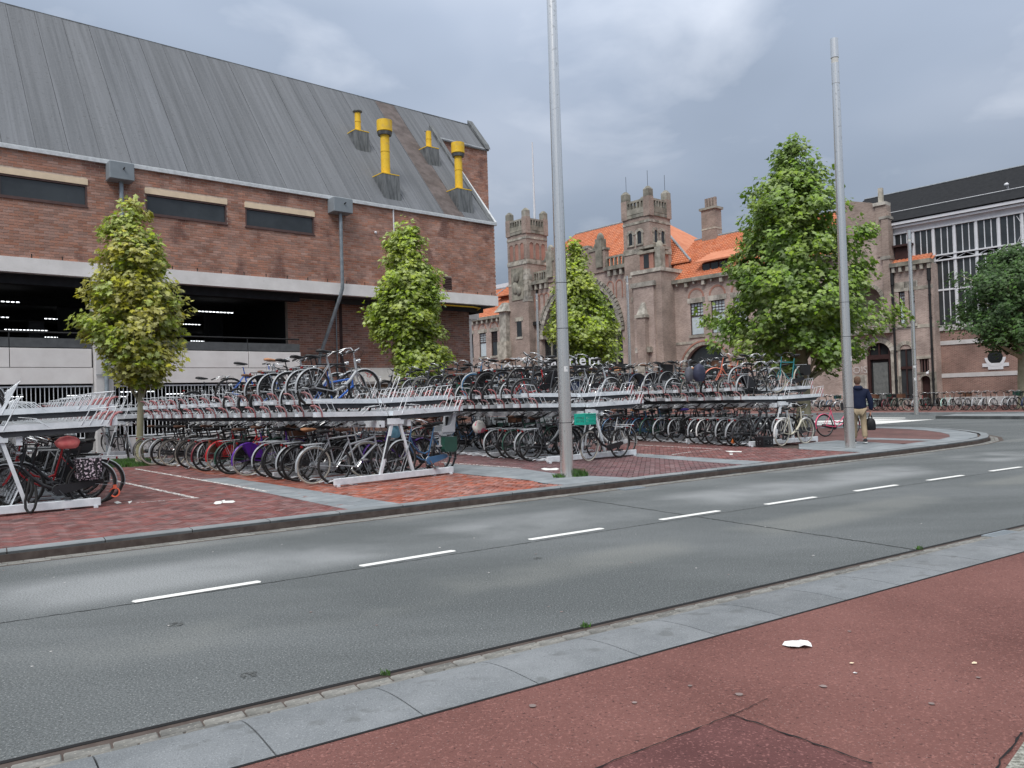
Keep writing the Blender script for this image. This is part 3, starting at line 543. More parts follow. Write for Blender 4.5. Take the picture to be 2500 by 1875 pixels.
# ================================================================== car park building
GX, GY, GR = -14.868, 27.802, math.atan2(.650774, .759271)
gar = thing('parking_garage', 'brown brick car park with steep grey roof and yellow vent pipes', 'building', (GX, GY, 0), GR)
def gp(name, b, m, **kw): return b.build(name, m, gar, **kw)
def brick_field(parent, x0, x1, z0, z1, y, holes, m, face=-1, bl=.285, bh=.086, j=.014, n_ind=0, axis='x', near=None, back=.02):
    """running-bond bricks on a wall whose face is at y (local); face -1 looks to -y. Backing mortar is part of it."""
    bk = MB()
    if axis == 'x': wall_holes(bk, x0, x1, z0, z1, y+.012, y+.25, holes)
    else: bk.box(y-.25, y-.012, x0, x1, z0, z1)
    bk.build('mortar', mortar, parent)
    me = MB(); e = .004
    def bm_(L_):
        b = MB(); a = L_/2; h = bh/2
        b.add([(-a,.014,-h),(a,.014,-h),(a,.014,h),(-a,.014,h),(-a,.003,-h),(a,.003,-h),(a,.003,h),(-a,.003,h),(-a+e,0,-h+e),(a-e,0,-h+e),(a-e,0,h-e),(-a+e,0,h-e)],
              [(1,0,4,5),(2,1,5,6),(3,2,6,7),(0,3,7,4),(5,4,8,9),(6,5,9,10),(7,6,10,11),(4,7,11,8),(9,8,11,10)]); return b.mesh('brick', m)
    full = bm_(bl); halves = {}
    lst = []; r_ = 0; z = z0+bh/2+j/2
    while z < z1-bh*.4:
        x = x0 - (bl+j)*(.5 if r_ % 2 else 0)
        while x < x1:
            a, c = max(x, x0), min(x+bl, x1); segs = [(a, c)]
            for h in holes:
                if h[2]-bh/2 < z < h[3]+bh/2:
                    ns = []
                    for (p, q) in segs:
                        if q <= h[0] or p >= h[1]: ns.append((p, q))
                        else:
                            if p < h[0]: ns.append((p, h[0]))
                            if q > h[1]: ns.append((h[1], q))
                    segs = ns
            for (p, q) in segs:
                if q-p > .05: lst.append(((p+q)/2, z, q-p))
            x += bl+j
        z += bh+j; r_ += 1
    if near is not None: lst.sort(key=lambda t: (t[0]-near[0])**2+(t[1]-near[1])**2)
    ind = lst[:n_ind] if n_ind else []; rest = lst[len(ind):]
    for (x, z, L_) in ind:
        o = obj('brick', full, parent, (x, y+rnd.gauss(0,.0012), z), (rnd.gauss(0,.006), 0, rnd.gauss(0,.006))); o.scale = (L_/bl, 1, 1)
    src = [tuple(v.co) for v in full.vertices]; fs = [tuple(p.vertices) for p in full.polygons]; b = MB()
    for (x, z, L_) in rest:
        s = L_/bl; dy = rnd.gauss(0,.0012); t = rnd.gauss(0,.006)
        if axis == 'x': b.add([(x+p[0]*s, y+p[1]+dy+t*p[0], z+p[2]) for p in src], fs)
        else: b.add([(y-p[1]-dy, x+p[0]*s, z+p[2]) for p in src], fs)
    b.build('brick_field', m, parent, fix=False, kind='stuff')
S0, S1 = -9.0, 18.7
W1 = [(-6.2,-3.35),(-3.0,-.32),(1.66,4.71),(5.48,8.52)]
holes = [(a, c, 9.0, 9.98) for a, c in W1] + [(15.3, 15.85, 7.1, 7.72)]
brick_field(gar, S0, S1, 6.97, 10.68, 0, holes, gbrick, n_ind=295, near=(-2.0, 9.0))
# weep holes at the foot of the brickwork
for i in range(30):
    b = MB(); x = S0+.4+i*.93; b.box(x, x+.03, -.006, .004, 6.98, 7.12); gp('weep_hole', b, black)
for i, (a, c) in enumerate(W1):
    fr = MB(); fr.box(a, a+.05, -.01, .18, 9.0, 9.78); fr.box(c-.05, c, -.01, .18, 9.0, 9.78); fr.box(a+.05, c-.05, -.01, .18, 9.0, 9.06); fr.box(a+.05, c-.05, -.01, .18, 9.72, 9.78)
    fr.box(a-.03, c+.03, -.04, .02, 8.955, 8.998); f = gp('window', fr, brownfr)
    g = MB(); g.box(a+.05, c-.05, .06, .075, 9.06, 9.72); g.build('pane', glassd, f)
    s = MB(); s.box(a-.03, c+.03, -.035, .1, 9.785, 10.0); s.build('lintel_board', cream, f)
    s = MB(); s.box(a, c, .19, .24, 9.0, 9.98); s.build('backing', dark, f)
v = MB()
for k in range(7): v.box(15.3, 15.85, -.01, .06, 7.12+k*.085, 7.16+k*.085)
v.box(15.3,15.85,.08,.1,7.1,7.72); gp('louvre', v, brownfr)
# gutter trim along the eaves
b = MB(); b.box(S0, S1+.12, -.10, .06, 10.66, 10.78); gp('gutter', b, zinc)
b = MB(); b.box(S0, S1+.05, -.06, .05, 10.785, 10.83); gp('gutter_lip', b, mat('gutter_light', (.55,.57,.58), .5, var=.1, scale=10))
# concrete band and soffit
b = MB(); b.box(S0, S1+.05, -.08, .22, 6.45, 6.965); gp('concrete_band', b, bandc)
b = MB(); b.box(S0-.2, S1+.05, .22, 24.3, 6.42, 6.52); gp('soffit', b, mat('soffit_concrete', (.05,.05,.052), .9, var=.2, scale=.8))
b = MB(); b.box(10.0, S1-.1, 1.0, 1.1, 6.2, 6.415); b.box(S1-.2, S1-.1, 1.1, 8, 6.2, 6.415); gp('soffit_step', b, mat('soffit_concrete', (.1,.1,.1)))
b = MB(); b.tube([(15.2,.12,6.34),(17.2,.12,6.34),(17.9,.4,6.34),(18.2,1.0,6.34),(18.3,2.2,6.34)], .04, 6); gp('yellow_pipe', b, yellow)
# roof strips
rs = 1.2120; n_l = math.hypot(6.35, 6.35*rs); ra = math.atan(rs)
x = S0; k = 0
strips = []
while x < S1-.01:
    w = 1.02
    if abs(x-15.5) < .55 and k != -1: x2 = 15.5
    x2 = min(x+w, S1)
    if x < 15.52 < x2: x2 = 15.52
    if x == 15.52: x2 = 16.77
    strips.append((x, x2)); x = x2
for i, (a, c) in enumerate(strips):
    m = bitbrown if abs(a-15.52) < .02 else bitumen; lift = .0 if i % 2 else .018
    cc = c-.014
    b = MB(); y0, y1 = -.03, 6.35; z0 = 10.83
    if a > S1-1.2: pass
    b.add([(a, y0, z0-.05),(cc, y0, z0-.05),(cc, y1, z0-.05+(y1-y0)*rs),(a, y1, z0-.05+(y1-y0)*rs),(a, y0, z0+lift),(cc, y0, z0+lift),(cc, y1, z0+lift+(y1-y0)*rs),(a, y1, z0+lift+(y1-y0)*rs)],
          [(3,2,1,0),(4,5,6,7),(0,1,5,4),(1,2,6,5),(2,3,7,6),(3,0,4,7)])
    gp('roof_strip', b, m)
b = MB(); b.prism([(0.0,10.75),(6.3,10.75+6.3*rs),(6.3,10.6+6.3*rs),(0.1,10.6)], S0, S1-.05, 'x'); gp('roof_underlay', b, gapm)
# upper part of the roof runs on past the corner over a set-back brick stair block
YB = 4.85; ZB = 10.83+YB*rs; X2 = 22.35
for i, (a, c) in enumerate(((S1+.03, 19.9), (19.9, 21.1), (21.1, X2))):
    b = MB(); y0, y1 = YB-.12, 6.35; lift = .018*(i % 2)
    b.add([(a, y0, 10.78+y0*rs),(c, y0, 10.78+y0*rs),(c, y1, 10.78+y1*rs),(a, y1, 10.78+y1*rs),(a, y0, 10.85+lift+y0*rs),(c, y0, 10.85+lift+y0*rs),(c, y1, 10.85+lift+y1*rs),(a, y1, 10.85+lift+y1*rs)],
          [(3,2,1,0),(4,5,6,7),(0,1,5,4),(1,2,6,5),(2,3,7,6),(3,0,4,7)]); gp('roof_strip', b, bitumen)
brick_field(gar, S1-.4, X2, 9.5, ZB-.16, YB, [], gbrick)
b = MB(); b.box(S1-.3, X2+.08, YB-.10, YB+.04, ZB-.15, ZB-.04); gp('coping', b, zinc)
b = MB(); b.prism([(YB-.2, ZB-.1), (6.35, 10.86+6.35*rs), (6.35, 11.12+6.35*rs), (YB-.05, ZB+.22)], X2-.28, X2+.10, 'x'); gp('verge', b, leadm)
b = MB(); b.prism([(YB+.25, 9.5), (12, 9.5), (12, 13), (6.35, 10.7+6.35*rs), (YB+.25, ZB-.1)], X2-.25, X2, 'x'); gp('end_wall', b, sbrickr)
# verge of the lower slope: sloped lead upstand with a white trim on its outer edge
b = MB(); b.prism([(-.03, 10.80), (YB+.35, 10.80+(YB+.38)*rs), (YB+.35, 11.10+(YB+.38)*rs), (.10, 11.02)], S1-.30, S1-.03, 'x'); gp('verge', b, leadm)
b = MB(); b.prism([(-.09, 10.70), (YB, 10.66+(YB+.09)*rs), (YB, 10.78+(YB+.09)*rs), (-.09, 10.84)], S1-.02, S1+.10, 'x'); gp('verge_trim', b, zinc)
b = MB(); b.prism([(0.05, 6.5), (YB+4, 6.5), (YB+4, 9), (YB+.2, 10.7+YB*rs), (0.05, 10.7)], S1-.2, S1-.01, 'x'); gp('end_wall', b, sbrickr)
b = MB(); b.box(S0, X2, 6.35, 6.6, 17.5, 10.84+6.35*rs-.02); b.box(S0, X2, 6.6, 14, 17.9, 18.3); b.box(S0, X2-.3, 13.8, 14, 6.5, 18); gp('roof_back', b, bitumen)
b = MB(); b.box(S0, X2+.05, 6.30, 6.45, 18.50, 18.56); gp('ridge_trim', b, leadm)
# roof vents (stand on the slope)
def vent(xc, yc, w, h, r, cap, label):
    t = thing('roof_vent', label, 'vent'); t.parent = gar; t.location = (xc, yc, 10.84+yc*rs); del t['category']; del t['label']; t['label'] = label
    b = MB(); hw = w/2; b.prism([(-.45*w*1.25, -.45*w*1.25*rs-.05), (w*.62, w*.62*rs-.05), (w*.62, w*.70), (-w*.42, w*.70)], -hw, hw, 'x'); b.build('curb', leadm, t)
    z0 = w*.70
    b = MB(); b.box(-hw-.012, hw+.012, -w*.42-.012, w*.60, z0, z0+.04); b.box(-.22,.22,-.14,.26,z0+.07,z0+.12); b.build('flange', yellow, t)
    b = MB(); b.cyl((0, .06), r, z0+.07, z0+h, 20); b.cyl((0, .06), r+.015, z0+h*.55, z0+h*.55+.04, 20); b.build('pipe', yellow, t)
    if cap == 'drum': b = MB(); b.cyl((0, .06), r*1.0, z0+h-.12, z0+h+.02, 20, r*1.55); b.cyl((0, .06), r*1.72, z0+h+.02, z0+h+.55, 24); b.build('cap', yellow, t); b = MB(); b.cyl((0, .06), r*1.5, z0+h-.16, z0+h-.02, 20, r*1.7); b.build('cap_shadow_ring', leadm, t)
    elif cap == 'disc': b = MB(); b.cyl((0, .06), r*1.0, z0+h, z0+h+.06, 16, r*1.5); b.cyl((0,.06), r*1.6, z0+h+.06, z0+h+.10, 18); b.build('cap', leadm, t)
    else: b = MB(); b.box(-r-.12, r-.1, .05, .07, z0+h-.05, z0+h-.02); b.build('cap', leadm, t)
vent(12.65, 3.15, .78, 1.02, .15, 'disc', 'small yellow pipe with flat dark cap, highest on the roof')
vent(12.75, .80, .92, 2.15, .215, 'drum', 'tall yellow vent with drum cap near the gutter, left of the brown strip')
vent(16.95, 3.15, .76, .98, .15, 'open', 'short yellow vent pipe without a cap')
vent(17.1, .76, .92, 1.95, .20, 'drum', 'weathered yellow vent with drum cap near the verge')
# rain water boxes and pipes
for (a, c) in ((.30, 1.13), (9.18, 10.1)):
    o = obj('rainwater_box', bevel_box('rainwater_box', a, c, -.62, -.005, 10.02, 10.66, greybox, .02), gar)
    b = MB(); b.tube([((a+c)/2+.05,-.62,10.4),((a+c)/2+.05,-.74,10.42)], .03, 6); b.build('overflow', black, o)
b = MB(); b.tube([(.75,-.3,10.02),(.75,-.3,6.6),(.55,-.32,5.6),(.10,-.40,4.3),(.10,-.42,0.1)], .075, 10); b.tube([(.10,-.42,3.0),(.10,-.42,3.08)], .095, 10); b.box(-.22,.42,-.35,-.33,2.9,2.93); gp('downpipe', b, pipem)
b = MB(); b.tube([(9.62,-.35,10.02),(9.62,-.35,6.7),(9.58,-.2,6.35),(9.28,1.35,3.75),(9.28,1.4,.1)], .08, 10); gp('downpipe', b, pipem)
b = MB(); b.tube([(12.55,-.03,10.7),(12.55,-.06,8.0)], .035, 6); gp('downpipe', b, whitep)
b = MB(); b.ell((11.55,-.06,9.45), .07,.05,.07); gp('wall_lamp', b, whitep)
# lower storeys
brick_field(gar, 7.92, 18.1, .1, 6.42, 1.6, [(10.45, 10.62, .1, 6.42)], gbrick2)
b = MB(); b.box(10.40,10.66,1.62,1.8,.1,6.42); gp('dark_door_strip', b, darkframe); b = MB(); b.tube([(10.25,1.5,.1),(10.25,1.5,6.4)], .03, 6); gp('downpipe', b, pipem)
b = MB(); b.box(18.05-.25, 18.09, 1.86, 12, .1, 6.42); gp('end_wall', b, gbrick2)
b = MB(); b.box(7.93, 8.1, 1.86, 12, .1, 6.42); gp('return_wall', b, dark)  # brick return wall coloured near-black to stand in for interior shade
b = MB(); b.box(17.8, 18.0, 12, 24, .1, 6.42); gp('interior_end_wall', b, dark)
# floor slabs, interior
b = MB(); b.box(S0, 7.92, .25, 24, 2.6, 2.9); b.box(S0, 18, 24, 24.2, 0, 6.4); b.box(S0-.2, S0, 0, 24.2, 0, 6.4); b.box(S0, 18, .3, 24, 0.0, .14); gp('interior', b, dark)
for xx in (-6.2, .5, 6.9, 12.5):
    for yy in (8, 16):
        for (za, zb) in ((.14, 2.6), (2.9, 6.42)): b = MB(); b.box(xx-.35, xx+.35, yy-.35, yy+.35, za, zb); gp('interior_column', b, mat('interior_column_shade', (.05,.053,.062), .9))  # column colour darkened to carry the shade inside
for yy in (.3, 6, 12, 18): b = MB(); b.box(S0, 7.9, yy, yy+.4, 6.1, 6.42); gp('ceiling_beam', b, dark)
for (a, c, y, z) in ((-4.6,-1.8,3.7,5.9),(-3.9,-1.5,9.3,5.9),(-.2,1.6,9.2,5.9),(4.6,6.4,3.75,5.9),(5.0,6.8,9.3,5.9),(9.1,9.8,9.3,5.9),(1.2,2.3,18.9,5.9),(9.4,10.4,19.1,5.9),(12.8,13.7,19,5.9),(-1.0,1.0,15,5.9),(1.0,2.4,1.4,2.35),(.2,1.2,6.8,2.35),(4.4,5.3,7.3,2.35),(-2.3,-1.2,7.0,2.35),(2.6,4.0,12,2.35)):
    n = int((c-a)/.16); b = MB()
    for k in range(n): b.box(a+k*.16, a+k*.16+.10, y, y+.05, z-.03, z)
    f = gp('led_lamp', b, led)
# columns
for xx in (0.06, -8.1):
    o = obj('column', bevel_box('column', xx-.30, xx+.30, -.30, .35, .0, 6.45, colc, .03), gar)
# parapet panels, beam, low wall, railings
edges = [(-7.7,-5.35),(-5.35,-2.78),(-2.78,-.28),(.40,2.86),(2.86,5.45),(5.45,7.72)]
for a, c in edges:
    me = bevel_box('parapet_panel', a+.012, c-.012, -.06, .08, 3.20, 3.86, panelc, .008); obj('parapet_panel', me, gar)
    b = MB(); b.box(a+.015, c-.015, .0, .03, 3.90, 4.22); gp('railing_panel', b, railp)
    b = MB(); b.box(a-.02, a+.02, .03, .07, 3.86, 4.42); gp('rail_post', b, black)
for a, c in ((-7.8,-.26),(.38,7.71)):
    b = MB(); b.box(a, c, -.055, .2, 2.62, 3.185); gp('edge_beam', b, panelc)
    b = MB(); b.tube([(a,.05,4.42),(c,.05,4.42)], .035, 6); b.tube([(a,.05,3.88),(c,.05,3.88)], .02, 5); gp('handrail', b, black)
    b = MB(); b.box(a, c, -.10, .15, .0, .62); gp('low_wall', b, colc)
    b = MB(); b.box(a, c, .02, .06, 2.50, 2.55); b.box(a, c, .02, .06, .66, .70); b.box(a, c, .02, .06, 1.45, 1.48); gp('grille_rail', b, galv)
    xx = a+.1
    bar = box_mesh('grille_bar', -.011, .011, -.011, .011, .70, 2.50, galv)
    while xx < c: obj('grille_bar', bar, gar, (xx, .04, 0)); xx += .135
# the slanted concrete hopper on the recessed wall, with a red spray mark
b = MB(); b.prism([(1.58, 2.50), (.95, 2.50), (.92, 2.62), (1.32, 3.28), (1.58, 3.28)], 10.85, 13.35, 'x'); hop = gp('concrete_hopper', b, mat('hopper_concrete', (.42,.40,.37), .85, scale=2, col2=(.52,.50,.47)))
b = MB(); sp = lambda x, t: (x, .92+.40*t-.012, 2.62+.66*t)
b.tube([sp(11.62,.30), sp(11.85,.52), sp(11.98,.68), sp(11.88,.85), sp(11.66,.80)], .014, 5); b.tube([sp(11.55,.36), sp(11.62,.52), sp(11.50,.70)], .012, 5); b.tube([sp(11.55,.62), sp(11.98,.40)], .012, 5); b.build('spray_mark', mat('red_spray', (.5,.06,.07), .8), hop)
b = MB(); b.box(10.9, 13.3, 1.50, 1.585, 1.75, 2.47); gp('hopper_window', b, mat('warm_glass', (.25,.19,.12), .3, var=.5, scale=6))
# slim light pillar and cap beyond the corner
pil = thing('concrete_pillar', 'light grey concrete post and beam behind the car park corner', 'pillar', (GX+.7593*19.35-.6508*3.2, GY+.6508*19.35+.7593*3.2, 0), GR)
b = MB(); b.box(-.2, .14, 0, .3, .1, 6.1); b.build('post', bandc, pil); b = MB(); b.box(-.25, .62, -.08, .5, 6.1, 6.75); b.build('cap_beam', bandc, pil); b = MB(); b.box(.0,.9,.2,.35,.1,3.2); b.build('low_panel', colc, pil)
# ================================================================== railway station
QX, QY, QR = 34.6, 52.0, math.atan2(-.748956, .66262)
stn = thing('station_building', 'old brick railway station with twin towers and orange tiled roof', 'building', (QX, QY, 0), QR)
def sp_(name, b, m, **kw): return b.build(name, m, stn, **kw)
def stone_band(x0, x1, z0, z1, y0, y1, m=stone, parent=stn, L_=.75, name='stone_band'):
    b = MB(); x = x0
    while x < x1-.05:
        w = min(L_*(.7+.6*rnd.random()), x1-x); b.box(x+.008, x+w-.008, y0, y1, z0, z1-.0); x += w
    return b.build(name, m, parent)
def window(x0, x1, z0, z1, y, parent=stn, cols=4, rows=4, split=.40, low='blind', fr=darkframe, lintel=True):
    b = MB(); t = .07; b.box(x0, x0+t, y, y+.08, z0, z1); b.box(x1-t, x1, y, y+.08, z0, z1); b.box(x0+t, x1-t, y, y+.08, z0, z0+t); b.box(x0+t, x1-t, y, y+.08, z1-t, z1)
    zs = z1-(z1-z0)*split; b.box(x0+t, x1-t, y-.02, y+.08, zs-.05, zs+.05); w = b.build('window', fr, parent)
    g = MB(); 
    for i in range(1, cols): xx = x0+t+(x1-x0-2*t)*i/cols; g.box(xx-.018, xx+.018, y+.01, y+.05, zs+.05, z1-t)
    for i in range(1, rows): zz = zs+.05+(z1-t-zs-.05)*i/rows; g.box(x0+t, x1-t, y+.012, y+.048, zz-.018, zz+.018)
    g.build('glazing_bar', fr, w)
    p = MB(); p.box(x0+t, x1-t, y+.06, y+.07, zs, z1-t); p.build('pane', blind if low == 'blind' else glassk, w)
    p = MB(); p.box(x0+t, x1-t, y+.055, y+.065, z0+t, zs); p.build('pane', blind if low == 'blind' else glassd, w)
    if lintel: stone_band(x0-.25, x1+.25, z1, z1+.45, -.04, .2, parent=stn, name='lintel'); stone_band(x0-.15, x1+.15, z0-.25, z0, -.12, .2, parent=stn, name='sill')
    return w
# ---- right wing between tower and gabled pavilion
RWH = [(-26.7,-25.25,7.0,10.0),(-24.4,-22.95,7.0,10.0),(-22.1,-20.65,7.0,10.0),(-18.4,-16.95,7.0,10.0),(-16.1,-14.65,7.0,10.0)]
b = MB(); arch_wall(b, -30.3, -21.5, 0, 6.3, -25.2, 2.3, 3.7, 0, .5, 20); wall_holes(b, -30.3, -12.1, 6.3, 12.0, 0, .5, RWH); b.box(-21.5,-12.1,0,.5,0,6.3); sp_('wall', b, sbrick)
b = MB(); arch_ring(b, -25.2, 3.7, 2.32, 2.62, -.06, .3, 17, .03); sp_('arch', b, stone)
b = MB(); arch_ring(b, -25.2, 3.7, 2.64, 2.8, -.10, .3, 20); sp_('arch_moulding', b, sbrickr)
b = MB(); b.box(-27.5,-22.9,.4,.45,0,6.3); sp_('dark_opening', b, glassk)
for h in RWH: window(h[0], h[1], h[2], h[3], .12)
for h in RWH: b = MB(); arch_ring(b, (h[0]+h[1])/2, 10.5, .72, .9, -.03, .1, 12); sp_('blind_arch', b, sbrickr)
b = MB(); b.box(-30.3,-12.1,.45,.5,0,12); sp_('wall_back', b, dark)
stone_band(-29.2, -12.1, 12.0, 12.35, -.45, .3, stoned, name='cornice'); stone_band(-30.3, -12.1, 6.2, 6.45, -.05, .1)
for i in range(18): b = MB(); x = -28.9+i*.95; b.box(x, x+(.28 if i % 2 == 0 else .14), -.36, 0, 11.55 if i % 2 == 0 else 11.75, 12.0); sp_('corbel', b, stone)
def tile_roof(x0, x1, y0, z0, y1, z1, name='roof', m=tile, hip0=0, hip1=0, back=True, rowh=.34):
    """stepped rows of tiles rising from the eaves (y0,z0) to the ridge (y1,z1)"""
    n = int(math.hypot(y1-y0, z1-z0)/rowh); b = MB()
    root = MB(); root.add([(x0,y0,z0-.12),(x1,y0,z0-.12),(x1-hip1,y1,z1-.12),(x0+hip0,y1,z1-.12)], [(0,1,2,3)])
    if back: root.add([(x1,2*y1-y0,z0-.12),(x0,2*y1-y0,z0-.12),(x0+hip0,y1,z1-.12),(x1-hip1,y1,z1-.12)], [(0,1,2,3)]); 
    if hip0: root.add([(x0,y0,z0-.12),(x0+hip0,y1,z1-.12),(x0,2*y1-y0,z0-.12)], [(0,1,2)])
    if hip1: root.add([(x1,y0,z0-.12),(x1,2*y1-y0,z0-.12),(x1-hip1,y1,z1-.12)], [(0,1,2)])
    rt_ = root.build(name, m, stn)
    for i in range(n):
        t0, t1 = i/n, (i+1)/n; ya, za, yb, zb = y0+(y1-y0)*t0, z0+(z1-z0)*t0, y0+(y1-y0)*t1, z0+(z1-z0)*t1
        xa0, xa1 = x0+hip0*t0, x1-hip1*t0; tw = .30; k = int((xa1-xa0)/tw)
        for j in range(k):
            xx = xa0+j*tw; yy0 = ya-.03; l = rnd.random()*.01
            b.add([(xx,yy0,za-.10),(xx,yy0,za+.05+l),(xx+tw*.55,yy0,za+.11+l),(xx+tw,yy0,za+.05+l),(xx,yb,zb-.05),(xx+tw*.55,yb,zb-.01),(xx+tw,yb,zb-.05),(xx+tw,yy0,za-.10)], [(0,7,3,2,1),(1,2,5,4),(2,3,6,5)])
    b.build('tile_field', m, rt_, fix=False, kind='stuff')
    r = MB(); r.tube([(x0+hip0,y1,z1),(x1-hip1,y1,z1)], .16, 6)
    if hip0: r.tube([(x0,y0,z0),(x0+hip0,y1,z1)], .13, 6)
    if hip1: r.tube([(x1,y0,z0),(x1-hip1,y1,z1)], .13, 6)
    r.build('ridge', ridgem, rt_); return rt_
tile_roof(-30.0, -12.3, .1, 12.4, 6.0, 17.2)
# big roof between the towers
tile_roof(-57.5, -28.0, 2.2, 14.5, 9.5, 21.9, hip0=7.5, hip1=10.0)
tile_roof(-80, -51.0, .3, 11.8, 5.2, 16.0, back=True)
# dormer
b = MB(); b.box(-25.8,-23.0,.9,1.0,12.75,13.7); b.prism([(1.0,12.75),(2.4,13.75),(1.0,13.75)], -25.8, -23.0, 'x'); d = sp_('dormer', b, darkframe)
for k in range(3): p = MB(); p.box(-25.7+k*.9,-24.95+k*.9,.86,.895,12.95,13.6); p.build('pane', glassk, d)
b = MB(); b.prism([(.35,13.72),(.35,13.85),(3.2,15.05),(3.2,14.9)], -26.3, -22.2, 'x'); b.build('dormer_roof', tile, d)
b = MB(); b.prism([(.95,12.7),(2.6,13.95),(.95,13.72)], -22.98, -22.75, 'x'); b.box(-26,-22.7,.7,.95,12.5,12.74); b.build('cheek', ridgem, d)
# chimney
def chimney(x, y, z0, z1, w, n=4, label=None):
    b = MB(); b.box(x-w/2,x+w/2,y-w*.35,y+w*.35,z0,z1); c = sp_('chimney', b, sbrickd)
    b = MB(); b.box(x-w*.6,x+w*.6,y-w*.45,y+w*.45,z1,z1+.22); b.build('chimney_cap', stoned, c); b = MB(); b.box(x-w/2-.03,x+w/2+.03,y-w*.35-.03,y+w*.35+.03,z1-2.0,z1-1.85); b.build('chimney_band', stone, c)
    for k in range(n): b = MB(); xx = x-w*.42+(k+.5)*w*.84/n; b.box(xx-w*.07,xx+w*.07,y-.14,y+.14,z1+.22,z1+1.25); b.build('chimney_pot', sbrickd, c)
chimney(-28.0, 6.0, 15.5, 19.9, 1.6)
